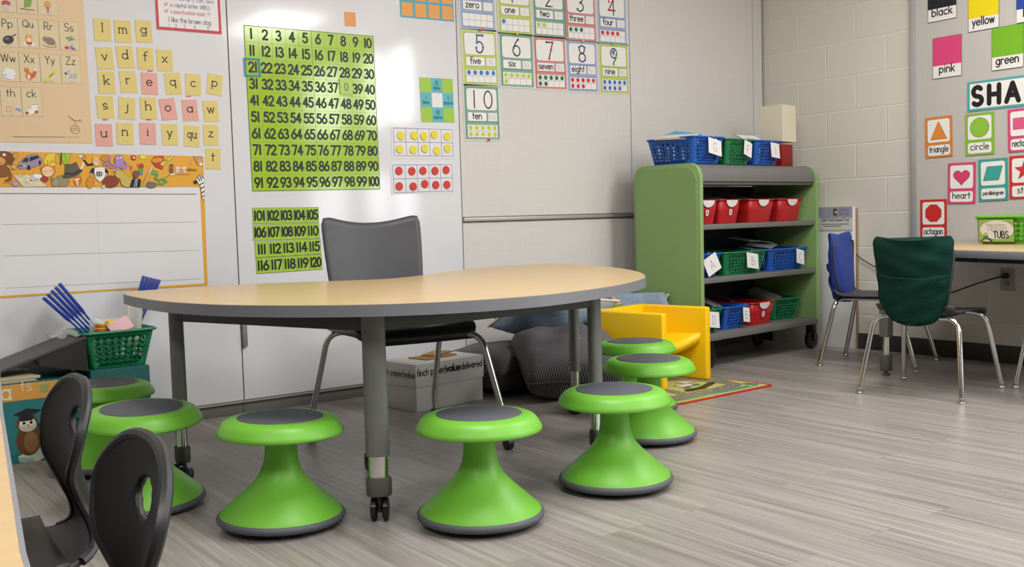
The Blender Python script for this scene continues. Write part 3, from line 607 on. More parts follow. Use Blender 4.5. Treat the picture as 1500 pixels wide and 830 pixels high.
# ---------------------------------------------------------------- number chart
LIME, LDK, NUM = 'a4c73a', '7fa02c', '20231c'
LIMEGLOSS = mat(LIME, .1, 0, .5, 'laminated_card')
f = Flat().sheet(rect(0, 0, .642, .726), LIMEGLOSS, .001).gridlines(0, 0, .642, .726, 10, 10, .0012, LDK, 1).frame(0, 0, .640, .724, .0022, '53661f', 2).rect(0, 0, .002, .724, '708d28', 2)
cw, chh = .0642, .0726
for n in range(1, 101):
    c, r = (n-1) % 10, (n-1)//10
    if n == 38: continue
    f.text(str(n), -.321+cw*(c+.5), .363-chh*(r+.5)-.019, .041, .0088, NUM, 3, fit=.050 if n < 100 else .054)
on_back(tag(f.build('number_chart'), 'lime green hundreds chart of black numbers on the whiteboard', 'chart'), -3.16, 1.355, .5)
f = Flat().sheet(rect(0, 0, .067, .073), 'b3cf63', .0008).frame(0, 0, .066, .072, .0008, '93b043', 1).text('0', 0, -.017, .034, .0036, '3c4430', 2)
on_back(tag(f.build('number_tile'), 'loose pale green tile reading 0 laid over the hundreds chart', 'number tile'), -2.997, 1.473, 1, .0035)
bm_ = MB()
for s_ in (-1, 1): bm_.box((0, -.002, s_*.0365), (.0745, .003, .0075), 0, .0008, 1).box((s_*.0335, -.002, 0), (.0075, .003, .0655), 0, .0008, 1)
on_back(tag(bm_.build('frame_magnet', mat('2f97ad', .4), ang=30), 'small turquoise square frame magnet around the number 21', 'frame magnet'), -3.454, 1.534, 1, .003)
for r, (x, z, nm) in enumerate([(-3.323, .879, '101 to 105, topmost of the four'), (-3.3235, .805, '106 to 110, second of the four'), (-3.319, .731, '111 to 115, third of the four'), (-3.316, .6585, '116 to 120, lowest of the four')]):
    f = Flat().sheet(rect(0, 0, .32, .0705), LIME, .001).frame(0, 0, .3185, .069, .0016, '53661f', 1)
    for i in range(5):
        if i: f.rect(-.16+.064*i, 0, .0013, .069, '53661f', 1)
        f.text(str(101+r*5+i), -.16+.064*(i+.5), -.019, .040, .0088, NUM, 3, fit=.053)
    on_back(tag(f.build('number_strip'), 'lime green strip of numbers %s' % nm, 'number strip', 'number strips under the hundreds chart'), x, z, (-.3, 0, .6, .6)[r])

# ---------------------------------------------------------------- small things on the middle whiteboard
on_back(tag(Flat().sheet(rect(0, 0, .058, .066), 'e09a52', .0012).build('square_card'), 'plain orange square card alone above the hundreds chart', 'card'), -2.961, 1.789, 1)
f = Flat().sheet(rect(0, .12, .31, .24), '3f9fb8', .001)
for j in range(2):
    for i in range(4):
        f.rect(-.116+.0775*i, .04+.078*j, .064, .066, 'e39b3e', 1)
on_back(tag(f.build('frame_card'), 'turquoise card of orange squares at the top of the whiteboard', 'card'), -2.533, 1.829, 1)
f = Flat().sheet(rect(0, 0, .195, .218), '58b3bb', .001)
for sx in (-1, 1):
    for sz in (-1, 1): f.rect(sx*.065, sz*.0727, .065, .0727, '9cc43c', 1)
f.rect(0, 0, .063, .071, 'e2e2e4', 1)
for x, z, a, b in ((0, .0727, '10', 'less'), (-.065, 0, '1', 'less'), (.065, 0, '1', 'more'), (0, -.0727, '10', 'more')):
    f.text(a, x, z+.002, .02, .0026, '1f2a2c', 2).text(b, x, z-.02, .019, .0026, '1f2a2c', 2, fit=.052)
on_back(tag(f.build('more_less_card'), 'turquoise and lime card reading 10 less, 1 less, 1 more, 10 more', 'card'), -2.494, 1.435, 1)
CNT = MB().lathe([(0, 0), (.0205, 0), (.0212, .0007), (.0212, .0033), (.0205, .004), (0, .004)], 28, axis='y')
def ten_frame(cx, cz, gx, gz, rot, col, cname, spots):
    f = Flat().sheet(rect(0, 0, .362, .152), 'dfdee0', .001)
    f.gridlines(gx-cx, gz-cz, .341, .133, 5, 2, .0022, '3b58a8', 1)
    on_back(tag(f.build('ten_frame_card'), 'white ten frame card holding %s counters' % cname, 'ten frame card'), cx, cz, rot)
    m = mat(col, .45)
    for i, (x, z) in enumerate(spots):
        b = MB().lathe([(0, .0), (.0195, 0), (.0203, -.0008), (.0203, -.0036), (.0195, -.0044), (0, -.0044)], 28, axis='y')
        pos = ('first', 'second', 'middle', 'fourth', 'last')[i % 5]
        o = b.build('counter', m, ang=40)
        on_back(tag(o, '%s round counter, %s in the %s row of the ten frame' % (cname, pos, 'top' if i < 5 else 'bottom'), 'counter', '%s counters on the ten frame' % cname), x, z, 0, .0018)
ten_frame(-2.582, 1.221, -2.58, 1.224, .4, 'e3d42a', 'yellow', [(-2.711,1.254),(-2.635,1.256),(-2.58,1.255),(-2.518,1.264),(-2.443,1.257),(-2.72,1.188),(-2.644,1.187),(-2.577,1.194),(-2.508,1.185),(-2.443,1.197)])
ten_frame(-2.594, 1.048, -2.59, 1.047, 1, 'cc2b20', 'red', [(-2.729,1.083),(-2.656,1.082),(-2.592,1.084),(-2.522,1.084),(-2.456,1.089),(-2.73,1.008),(-2.651,1.007),(-2.584,1.019),(-2.52,1.014),(-2.454,1.015)])

# ---------------------------------------------------------------- number word cards on the tack board
def zig(f, w, h, bw, col, k):
    """little diagonal hatching inside the border"""
    n = int(h/.008)
    for i in range(n):
        z = -h/2+.004+h*i/n
        for sx in (-1, 1): f.line([(sx*(w/2-bw*.82), z), (sx*(w/2-bw*.2), z+.0045)], .0016, col, k, False)
    n = int(w/.008)
    for zc in (h/2-bw*.5, -.048*h/.272, -.155*h/.272*.98+.041*h/.272):
        for i in range(n): 
            x = -w/2+.004+w*i/n; f.line([(x, zc-.003), (x+.004, zc+.003)], .0016, col, k, False)
def digit_strokes(d):
    return [[((a-.3)*.085, (b-.5)*.088) for a, b in q] for q in G[d][1]]
NB = {'blue': ('8aa0cc', '4f69a8'), 'lime': ('b9cc5a', 'a9bd4a'), 'green': ('7fae9c', '2f6a55'), 'red': ('d88a84', 'b8443f')}
DOTC = {'b': '2f72c4', 'l': 'b9cc2e', 'g': '1e6e48', 'r': 'cc2c2c'}
def number_card(word, digs, border, dots, dotc, x, z, rot, w=.214, h=.272, touch=()):
    c, c2 = NB[border]
    f = Flat().sheet(rect(0, 0, w+.014, h+.014), 'd9d6d4', .0008).rect(0, 0, w, h, c, 1)
    if border != 'lime': zig(f, w, h, .012, c2 if border != 'blue' else 'e0e4ee', 2); zig(f, w-.002, h, .008, c2, 2) if border == 'green' else None
    f.rect(0, .068, w-.022, .113, '33363a', 3, .016).rect(0, .068, w-.025, .110, 'e9e7e4', 4, .015)
    if len(digs) == 1:
        for q in digit_strokes(digs): f.line([(a, b+.068) for a, b in q], .0074, '1b1b1d', 5)
    else:
        for dch, dx in zip(digs, (-.045, .04)):
            for q in digit_strokes(dch): f.line([(a*1.1+dx-(.0 if dch == '0' else -.014), b+.068) for a, b in q], .0074, '1b1b1d', 5)
    for a, b, tc in touch: f.disc(a, b+.068, .0075, DOTC.get(tc, tc), 6, n=12)
    f.rect(-.032, -.0205, .118, .046, '33363a', 3).rect(-.032, -.0205, .1155, .0435, 'eceae8', 4).text(word, -.032, -.032, .034, .0056, '1b1b1d', 5, fit=.1)
    f.rect(.065, -.0205, .062, .046, '33363a', 3).rect(.065, -.0205, .0595, .0435, 'e6e4e2', 4)
    ni = {'five': 'N', 'six': 'NI', 'seven': 'NI', 'eight': 'NI', 'nine': 'NI', 'ten': 'NN', 'one': 'I', 'two': 'I', 'three': 'I', 'four': 'I'}.get(word)
    if ni: f.text(ni, .063, -.034, .026, .0022, 'b3b1ae', 5, gap=.35)
    gw, gh, gz = w-.024, .066, -.0935
    f.rect(0, gz, gw, gh, 'eae8e6', 3).gridlines(0, gz, gw, gh, 5, 2, .0012, '55585c', 4)
    for i in range(dots):
        row, colm = (0, i) if i < 5 else (1, i-5)
        f.disc(-gw/2+gw*(colm+.5)/5, gz+gh/4-row*gh/2, .0115, DOTC[dotc], 5, .0125, 14)
    o = f.build('number_card')
    on_back(tag(o, 'laminated number card for %s with %s border on the tack board' % (word, {'lime': 'lime', 'blue': 'blue', 'green': 'green zigzag', 'red': 'red'}[border]), 'number card', 'number word cards on the tack board'), x, z, rot, .001)
TZ = 1.941
number_card('zero', '0', 'blue', 0, 'b', -2.234, TZ+.004, 1, touch=[(0, -.044, 'r')])
number_card('one', '1', 'lime', 1, 'b', -1.996, TZ+.001, 1.5)
number_card('two', '2', 'green', 2, 'l', -1.764, TZ+.004, 1.3, touch=[(.022, -.044, 'l'), (-.02, .03, 'l')])
number_card('three', '3', 'red', 3, 'g', -1.541, TZ, 1.5, touch=[(0, .003, 'g'), (-.022, -.034, 'g'), (-.02, .03, 'g')])
number_card('four', '4', 'blue', 4, 'r', -1.308, TZ+.001, 1, touch=[(.011, .04, 'r'), (-.024, -.016, 'r'), (.011, -.016, 'r'), (-.022, .03, 'r')])
number_card('five', '5', 'lime', 5, 'b', -2.225, 1.664, 2, touch=[(-.014, .044, 'b'), (.02, .044, 'b'), (-.017, .006, 'b'), (.02, -.016, 'b'), (-.022, -.02, 'b')])
number_card('six', '6', 'green', 6, 'l', -1.991, 1.665, 1, touch=[(.012, .042, 'g'), (-.018, -.002, 'g'), (-.014, -.036, 'g')])
number_card('seven', '7', 'red', 7, 'g', -1.764, 1.666, 1.5, touch=[(-.022, .043, 'g'), (.02, .043, 'r'), (.008, .004, 'r'), (-.008, -.043, 'r')])
number_card('eight', '8', 'blue', 8, 'r', -1.537, 1.666, 1.5, touch=[(-.02, .034, '4f57c0'), (.02, .034, '4f57c0'), (-.02, -.034, '4f57c0'), (.02, -.034, '4f57c0')])
number_card('nine', '9', 'lime', 9, 'b', -1.301, 1.668, 1.3, touch=[(-.008, .024, 'b'), (.004, .03, 'b'), (.0, .014, 'b'), (.023, .03, '8fc43c'), (.02, -.005, '8fc43c'), (-.0, -.043, '8fc43c')])
number_card('ten', '10', 'green', 10, 'l', -2.224, 1.383, .8)
for x, z, c, lab in ((-2.222, 1.803, 'c8322c', 'small red tack above the number five card'), (-1.99, 1.804, 'e0b52a', 'small yellow tack above the number six card'), (-1.535, 1.805, 'e0c02a', 'small yellow tack above the number eight card'), (-1.305, 1.806, 'b9c23a', 'small lime tack above the number nine card'), (-2.19, 1.246, 'c8322c', 'small red tack at the lower edge of the ten card')):
    o = MB().lathe([(0, .0), (.005, 0), (.004, -.004), (.006, -.009), (.0075, -.011), (0, -.012)], 14, axis='y').build('push_pin', mat(c, .4))
    on_back(tag(o, lab, 'push pin', 'push pins on the tack board'), x, z, 0, .0015)

# ---------------------------------------------------------------- bulletin board on the right wall
bb = thing('bulletin_board', 'large grey fabric bulletin board on the block wall at right', 'bulletin board', (0, -2.1, .632))
GREYTACK = weave_material('bulletin_fabric', 'bdb9b5', 'c3bfbb', 900, 900)
MB().box((-.014, 0, .85), (.026, 1.80, 1.7), 0).build('fabric_panel', GREYTACK, bb, ang=30)
MB().box((-.018, .912, .85), (.034, .04, 1.76), 0, .003).box((-.018, -.912, .85), (.034, .04, 1.76), 0, .003).box((-.018, 0, 1.715), (.034, 1.79, .04), 0, .003).box((-.018, 0, -.014), (.034, 1.79, .03), 0, .003).build('frame', mat('b4b3b3', .4, .2), bb, ang=30)
def colour_card(word, col, s, z, rot, seen=True):
    f = Flat().sheet(rect(0, 0, .165, .219), '3a3937', .001).rect(0, 0, .162, .216, 'e9e7e4', 1).rect(0, .033, .162, .15, col, 2)
    f.text(word, 0, -.081, .042, .0066, '1f1d1d', 2, fit=.12)
    on_right(tag(f.build('colour_card'), '%s colour card with its colour word on the bulletin board' % word, 'colour card', 'colour word cards'), s, z, rot)
colour_card('black', '1f2024', 1.356, 1.951, .5)
colour_card('yellow', 'ecd514', 1.587, 1.862, .3)
colour_card('blue', '2748a0', 1.842, 1.865, .3)
colour_card('pink', 'd8467c', 1.385, 1.642, 0)
colour_card('green', '77b528', 1.715, 1.642, 0)
f = Flat().sheet(rect(0, 0, .62, .155), '4aa6a8', .001).rect(.0, 0, .592, .131, 'ecebe8', 1)
f.text('SHAPES', -.2816, -.046, .092, .0255, '1b1b1d', 2, gap=.34, al='l')
on_right(tag(f.build('heading_banner'), 'white heading banner with teal border and bold black capitals SHA', 'banner'), 1.81, 1.412, 0)
def shape_card(word, col, draw, s, z, rot):
    f = Flat().sheet(rect(0, 0, .157, .22), col, .001).rect(0, .034, .129, .124, 'ecebe8', 1, .012).rect(0, -.072, .129, .056, 'ecebe8', 1, .012)
    draw(f); f.text(word, 0, -.082, .034, .0048, '2a2828', 2, fit=.112)
    on_right(tag(f.build('shape_card'), '%s shape card naming the %s on the bulletin board' % ({'d9812f': 'orange', '86b63a': 'lime', 'd2487c': 'pink', '3f9c9c': 'teal', 'c9302c': 'red'}[col], word), 'shape card', 'shape word cards'), s, z, rot)
def outline(f, P, col):
    f.line(P+[P[0]], .003, '33302e', 2).poly(P, col, 3)
O_ = .034
heart = [(.0, -.042)] + [(.046*math.sin(t)**3*1.0, .0028*(13*math.cos(t)-5*math.cos(2*t)-2*math.cos(3*t)-math.cos(4*t))) for t in [math.pi-.15-2*(math.pi-.15)*i/30 for i in range(31)]]
star = [((.052 if i % 2 == 0 else .021)*math.sin(math.pi*i/5), (.052 if i % 2 == 0 else .021)*math.cos(math.pi*i/5)) for i in range(10)][::-1]
octo = [(.05*math.cos(R(22.5+45*i)), .05*math.sin(R(22.5+45*i))) for i in range(8)]
sh = lambda P: [(a, b+O_) for a, b in P]
shape_card('triangle', 'd9812f', lambda f: outline(f, sh([(-.047, -.046), (.047, -.046), (0, .05)]), 'e08a35'), 1.337, 1.215, 1)
shape_card('circle', '86b63a', lambda f: outline(f, sh([(.051*math.cos(2*math.pi*i/28), .051*math.sin(2*math.pi*i/28)) for i in range(28)]), '8cc03c'), 1.568, 1.212, .4)
shape_card('rectangle', 'd2487c', lambda f: outline(f, sh(rect(0, 0, .1, .056)), 'dd5a8a'), 1.797, 1.214, 1)
shape_card('heart', 'd2487c', lambda f: outline(f, sh(heart), 'd83f72'), 1.468, .957, -.6)
shape_card('parallelogram', '3f9c9c', lambda f: outline(f, sh([(-.052, -.036), (.03, -.036), (.052, .036), (-.03, .036)]), '3aa39c'), 1.641, .967, 1)
shape_card('star', 'c9302c', lambda f: outline(f, sh(star), 'd23330'), 1.806, .974, .5)
shape_card('octagon', 'c9302c', lambda f: outline(f, sh(octo), 'cf2f2c'), 1.305, .765, 0)
# outlet under the board
ot = thing('power_outlet', 'putty coloured double wall outlet under the desk', 'outlet', (0, -1.705, .443))
MB().box((-.003, 0, 0), (.006, .076, .118), 0, .002).build('cover_plate', mat('a9a49c', .5), ot)
for zz in (.02, -.02): MB().lathe([(0, -.0085), (.015, -.0085), (.0165, -.007), (.0165, 0)], 20, (0, 0, zz), 0, 'x').build('socket', mat('8b8782', .5), ot)
cb = MB(); cb.box((-.024, -1.705, .463), (.03, .032, .03), 0, .008)
cb.tube([(-.036, -1.70, .462), (-.07, -1.63, .44), (-.07, -1.52, .4), (-.05, -1.42, .362), (-.03, -1.3, .34), (-.03, -1.2, .345)], .004, 8, smooth=.05)
tag(cb.build('extension_cable', BLACK), 'black power cord plugged into the wall outlet under the desk', 'cord')
cb = MB(); cb.tube([(-.012, -.58, .76), (-.012, -.70, .65), (-.012, -.78, .585), (-.012, -.83, .54), (-.012, -.94, .485), (-.014, -1.06, .45), (-.016, -1.16, .40)], .003, 8, smooth=.05)
tag(cb.build('wall_cable', mat('35332f', .5)), 'thin dark cable sagging along the block wall beside the easel pad', 'cable')

# ---------------------------------------------------------------- kidney table
TT = .62
def smooth_loop(P, n=4):
    out = []; k = len(P)
    for i in range(k):
        p0, p1, p2, p3 = (P[(i+j-1) % k] for j in range(4))
        for s in range(n):
            t = s/n
            out.append(tuple(.5*((2*p1[a])+(-p0[a]+p2[a])*t+(2*p0[a]-5*p1[a]+4*p2[a]-p3[a])*t*t+(-p0[a]+3*p1[a]-3*p2[a]+p3[a])*t**3) for a in (0, 1)))
    return out
def inset(P, d):
    n = len(P); out = []
    for i in range(n):
        a, b = P[i-1], P[(i+1) % n]; dx, dy = b[0]-a[0], b[1]-a[1]; l = math.hypot(dx, dy)
        out.append((P[i][0]-dy/l*d, P[i][1]+dx/l*d))
    return out
KP = [(-4.266,-.90),(-4.29,-1.17),(-4.282,-1.42),(-4.232,-1.64),(-4.172,-1.772),(-4.083,-1.906),(-3.983,-2.02),(-3.9,-2.085),(-3.80,-2.14),(-3.68,-2.178),(-3.525,-2.195),(-3.42,-2.184),(-3.30,-2.155),(-3.154,-2.105),(-3.029,-2.045),(-2.836,-1.92),(-2.70,-1.785),(-2.575,-1.625),(-2.464,-1.44),(-2.359,-1.204),(-2.285,-.96),(-2.262,-.80),(-2.31,-.70),
 (-2.44,-.682),(-2.62,-.695),(-2.80,-.757),(-2.98,-.86),(-3.13,-.96),(-3.26,-1.02),(-3.37,-1.03),(-3.50,-.965),(-3.64,-.875),(-3.80,-.805),(-3.95,-.78),(-4.09,-.785),(-4.20,-.80)]
KO = smooth_loop(KP)
tb = thing('kidney_table', 'large kidney shaped classroom table with maple top and grey edge band', 'table', (-3.3, -1.4, 0))
sh_ = lambda P: [(a+3.3, b+1.4) for a, b in P]
MB().prism(sh_(inset(KO, .0035)), TT-.02, TT+.0004, 0).build('tabletop', MAPLE, tb, ang=30)
MB().prism(sh_(KO), TT-.032, TT-.0006, 0, bev=.005, seg=2).build('edge_band', GREYEDGE, tb, ang=50)
DARKMETAL = mat('3d3d3a', .5)
LEGS = [(-3.879, -1.926), (-4.166, -1.125), (-3.02, -1.87), (-2.50, -1.14)]
bmx = MB()
for (x0, y0), (x1, y1) in ((LEGS[1], LEGS[0]), (LEGS[0], LEGS[2]), (LEGS[2], LEGS[3])):
    dx, dy = x1-x0, y1-y0; l = math.hypot(dx, dy); rot = Matrix.Rotation(math.atan2(dy, dx), 3, 'Z')
    bmx.box(((x0+x1)/2+3.3, (y0+y1)/2+1.4, TT-.0585), (l, .03, .053), 0, .003, rot=rot)
bmx.build('apron_frame', DARKMETAL, tb, ang=30)
class LM(MB):
    def _ax(s, x, y, z, axis, c): return (x, y*.66, z)
def table_leg(parent, x, y, ztop, lower=.19, spin=0):
    lg = LM().lathe([(0, lower), (.0335, lower), (.0325, ztop-.004), (.0325, ztop), (0, ztop)], 28).build('leg', LEGGREY, parent, (x, y, 0), (0, 0, spin))
    LM().lathe([(.028, .10), (.028, lower+.01)], 28).build('chrome_sleeve', CHROME, lg)
    LM().lathe([(0, .072), (.033, .072), (.036, .078), (.036, .12), (.033, .125), (.027, .125)], 24).build('foot_socket', mat('565552', .5), lg)
    c = MB()
    for s_ in (-1, 1): c.lathe([(0, -.0095), (.026, -.0095), (.033, -.006), (.033, .006), (.026, .0095), (0, .0095)], 24, (.006, s_*.0165, .033), 0, 'y')
    c.box((.004, 0, .047), (.03, .012, .045), 0, .004).lathe([(0, .045), (.011, .045), (.011, .074), (0, .074)], 12)
    c.build('caster', mat('17171a', .22), lg, rot=(0, 0, R(90)))
for i, (x, y) in enumerate(LEGS): table_leg(tb, x+3.3, y+1.4, TT-.031, .185, (R(-33), R(90), R(30), R(66))[i])

# ---------------------------------------------------------------- wobble stools
GREEN = mat('70b638', .42, 0, .45, 'lime_plastic', bump=.12, bscale=420); SGREY = mat('54565e', .6, bump=.15, bscale=500); RINGG = mat('55575e', .6)
def make_stool(label, loc):
    t = thing('wobble_stool', label, 'stool', loc, 0, 'lime wobble stools around the kidney table')
    MB().lathe([(0, 0), (.06, .0008), (.12, .0055), (.155, .011), (.170, .0155), (.1765, .022), (.177, .029), (.1735, .0345), (.168, .037), (.1, .037), (0, .037)], 56).build('rocker_ring', RINGG, t, ang=50)
    MB().lathe([(.169, .036), (.165, .043), (.150, .056), (.125, .0785), (.100, .1005), (.080, .120), (.066, .1365), (.0565, .153), (.050, .171), (.0462, .19), (.0445, .21), (.0438, .235), (.0445, .262), (0, .262)], 56).build('pedestal', GREEN, t, ang=60)
    MB().lathe([(.04, .258), (.10, .2575), (.150, .256), (.168, .2565), (.1735, .259), (.1748, .2635), (.172, .271), (.1635, .285), (.1585, .2915), (.152, .2965), (.143, .3005), (.133, .3025), (.1215, .3035), (.119, .3025), (0, .3025)], 56).build('seat_rim', GREEN, t, ang=60)
    MB().lathe([(0, .3058), (.112, .3055), (.1175, .3045), (.119, .3015), (0, .3015)], 48).build('seat_pad', SGREY, t, ang=50)
    return t
ST = [('lime wobble stool in front of the table, left of its front leg', -4.103, -1.765, 1.6, .8),
      ('lime wobble stool in front of the table, right of its front leg', -3.671, -2.122, .6, .5),
      ('lime wobble stool just right of the table, nearest of the three there', -3.144, -2.098, 0, 0),
      ('lime wobble stool in the middle of the three right of the table', -2.613, -1.699, .5, -.5),
      ('lime wobble stool beside the yellow cube chair, farthest of the three', -2.287, -1.287, 0, .8),
      ('lime wobble stool overlapped by the nearer black chair back at left', -4.346, -1.312, 1.8, -2.2),
      ('lime wobble stool against the owl kit box, half hidden behind another', -4.313, -.725, 1.0, .5)]
stool = None
for i, (lab, x, y, tl, tf) in enumerate(ST):
    o = stool = make_stool(lab, (x, y, 0)) if i == 0 else dup(stool, (x, y, 0), .4*i, lab)
    o.rotation_euler = (Matrix.Rotation(R(tl), 3, Vector((math.sin(YAW), math.cos(YAW), 0))) @ Matrix.Rotation(R(-tf), 3, Vector((math.cos(YAW), -math.sin(YAW), 0)))).to_euler()

# ---------------------------------------------------------------- teacher's chair behind the table
TCH = thing('task_chair', 'adult chair with grey curved back and black seat behind the kidney table', 'chair', (-3.325, -1.13, 0), R(-98))
# local: +X forward
def tback(u, v):
    s_ = 2*u-1; hw = .186+.022*v**.8+.004*math.sin(v*3); hw *= 1-.05*max(0, (v-.9)/.1)**2
    return (-.275-.06*v+.035*s_*s_-.035, s_*hw+.018, .50+v*(.334+.036*s_*s_-.012*abs(s_)**12))
MB().grid(tback, 20, 14).build('backrest', mat('424348', .45, bump=.2, bscale=500), TCH, solid=.012, offset=0)
def tseat(u, v):
    s_ = 2*u-1; x = -.25+.46*v; hw = .222+.012*math.sin(v*3.1)
    drop = .035*max(0, (v-.78)/.22)**2
    return (x, s_*hw*(1-.10*max(0, (v-.85)/.15)**2-.1*max(0, (.12-v)/.12)**2), .462-drop-.014*(1-s_*s_)*math.sin(v*3.1)+.0)
MB().grid(tseat, 18, 18).build('seat', mat('19191b', .35), TCH, solid=.03, offset=-1)
for s_ in (-1, 1): MB().box((-.265, s_*.13, .475), (.05, .05, .09), 0, .01).build('back_bracket', BLACK, TCH)

for sx, sy, fx, fy, tx, ty in ((-1, -1, -.29, -.28, -.20, -.225), (-1, 1, -.29, .25, -.19, .24), (1, -1, .31, -.26, .22, -.22), (1, 1, .31, .27, .225, .215)):
    lg = MB().tube([(fx, fy, .055), (fx*.98, fy*.97, .11), (tx, ty, .418), (tx*.7, ty*.6, .424), (0, sy*.1, .424)], .0115, 12, smooth=.06).build('leg', CHROME, TCH)
    c = MB().lathe([(0, -.014), (.02, -.014), (.024, -.01), (.024, .01), (.02, .014), (0, .014)], 18, (fx, fy, .024), 0, 'y').box((fx, fy, .046), (.026, .036, .03), 0, .006)
    c.build('caster', BLACK, lg)
for sy in (-.12, .0, .12): MB().box((.05, sy, .424), (.05, .03, .022), 0, .004).build('seat_clip', BLACK, TCH)

# ---------------------------------------------------------------- lime bookcase in the corner
SH = (-1.3076, -.7614, 0); TH = .091; SW, SD, SHT = 1.139, .452, 1.10
def sl(lx, ly, z): c, s = math.cos(TH), math.sin(TH); return (SH[0]+c*lx-s*ly, SH[1]+s*lx+c*ly, z)
BC = thing('bookcase', 'tall rolling bookcase with lime green ends in the corner', 'bookcase', SH, TH)
LIMEP = mat('84a566', .5, bump=.15, bscale=600); SLATE = mat('6f6e6c', .5, bump=.1, bscale=400)
def endprof(inset_=0):
    r = .07; a, b, z0, z1 = inset_, SD-inset_, .158+inset_, SHT-inset_
    P = [(a, z0), (b, z0)]
    P += [(b-r+r*math.cos(R(t)), z1-r+r*math.sin(R(t))) for t in range(0, 91, 15)]
    P += [(a+r+r*math.cos(R(t)), z1-r+r*math.sin(R(t))) for t in range(90, 181, 15)]
    return P
MB().prism(endprof(), 0, .028, 0, bev=.006, axis='x').build('end_panel', LIMEP, BC)
MB().prism(endprof(.022), -.0025, .002, 0, bev=.002, axis='x', seg=1).build('end_inset', LIMEP, BC)
MB().prism(endprof(), SW-.028, SW, 0, bev=.006, axis='x').build('end_panel', LIMEP, BC)
tp = [(.012, 1.003), (.02, .998)] + [(.44, .998), (.44, SHT-.004)] + [(.012+.066+.066*math.cos(R(t)), SHT-.004-.066+.066*math.sin(R(t))) for t in range(90, 181, 10)]
MB().prism(tp, .028, SW-.028, 0, axis='x').build('hood_top', SLATE, BC, ang=30)
MB().box((SW/2, .03, .990), (SW-.058, .03, .014), 0, .003).build('hood_lip', mat('55544f', .5), BC)
for z in (.775, .49): MB().box((SW/2, .225, z-.014), (SW-.058, .43, .028), 0, .003).build('shelf', SLATE, BC)
MB().box((SW/2, .22, .174), (SW-.058, .45, .036), 0, .004).build('bottom_shelf', SLATE, BC)
MB().box((SW/2, .443, .59), (SW-.058, .008, .80), 0).build('back_panel', mat('2f312f', .6), BC)
for x, y in ((.125, .06), (SW-.0, .06), (.10, .39), (SW-.07, .39)):
    c = MB().lathe([(0, -.016), (.045, -.016), (.056, -.011), (.058, 0), (.056, .011), (.045, .016), (0, .016)], 28, (x, y, .058), 0, 'y')
    c.box((x, y, .13), (.05, .05, .055), 0, .008).lathe([(0, -.03), (.012, -.03), (.012, .03), (0, .03)], 12, (x, y, .058), 0, 'y')
    for s_ in (-1, 1): c.box((x, y+s_*.025, .095), (.03, .006, .085), 0, .002)
    c.build('caster', mat('161618', .4), BC)

# ---------------------------------------------------------------- baskets and bins
BBLUE = mat('1c5bb8', .4); BGREEN = mat('177a4a', .4); BRED = mat('b3191c', .4)
def perim(W, D, r, n, m):
    """list of (x, y, holecell) round a rounded rectangle starting at front-left, going right"""
    out = []
    for cx, cy, a, cnt, ang in ((1, -1, -90, n, 0), (1, 1, 0, m, 90), (-1, 1, 90, n, 180), (-1, -1, 180, m, 270)):
        px, py = cx*(W/2-r), cy*(D/2-r)
        # flat run before this corner
        ux, uy = math.cos(R(ang)), math.sin(R(ang)); L = (W if ang % 180 == 0 else D)-2*r
        ex, ey = px+r*math.cos(R(a)), py+r*math.sin(R(a))
        for i in range(cnt): out.append((ex-ux*L*(1-i/cnt), ey-uy*L*(1-i/cnt), True))
        for i in range(4): t = R(a+90*i/4); out.append((px+r*math.cos(t), py+r*math.sin(t), False))
    return out
def tub_mesh(m, W, D, w, d, h, holes=True, n=8, k=6, rows=5, z0=.0, rho=.43):
    m_cells = k
    lev = [0, .13]+[.13+.70*(j+1)/rows for j in range(rows)]+[1] if holes else [0, .5, 1]
    rings = []
    for t in lev:
        P = perim(w+(W-w)*t, d+(D-d)*t, .024, n, m_cells); rings.append([Vector((x, y, z0+h*t)) for x, y, _ in P])
    flags = [q[2] for q in perim(W, D, .024, n, m_cells)]; K = len(flags)
    V = [[m.bm.verts.new(p) for p in r] for r in rings]
    for j in range(len(lev)-1):
        for i in range(K):
            i2 = (i+1) % K; a, b, c, e = V[j][i], V[j][i2], V[j+1][i2], V[j+1][i]
            if holes and flags[i] and 0 < j < len(lev)-2:
                A, B, C_, E = a.co, b.co, c.co, e.co
                bl = lambda u, v: A*(1-u)*(1-v)+B*u*(1-v)+C_*u*v+E*(1-u)*v
                q = rho*(.78+.3*((i*7+j*5) % 4)/3); cw_, ch_ = (B-A).length, (E-A).length; qu, qv = q*min(cw_, ch_)/cw_, q*min(cw_, ch_)/ch_
                out = [a, m.bm.verts.new(bl(.5, 0)), b, m.bm.verts.new(bl(1, .5)), c, m.bm.verts.new(bl(.5, 1)), e, m.bm.verts.new(bl(0, .5))]
                inn = [m.bm.verts.new(bl(.5+qu*math.cos(R(g)), .5+qv*math.sin(R(g)))) for g in (-135, -90, -45, 0, 45, 90, 135, 180)]
                for s in range(8): m.bm.faces.new((out[s], out[(s+1) % 8], inn[(s+1) % 8], inn[s]))
            else: m.bm.faces.new((a, b, c, e))
    m.bm.faces.new(V[0][::-1])
    return m
def rim_tube(m, W, D, z, r=.005):
    P = perim(W, D, .026, 1, 1); P = [(x, y, z) for x, y, _ in P]
    return m.tube(P+P[:1], r, 8, cap=False)
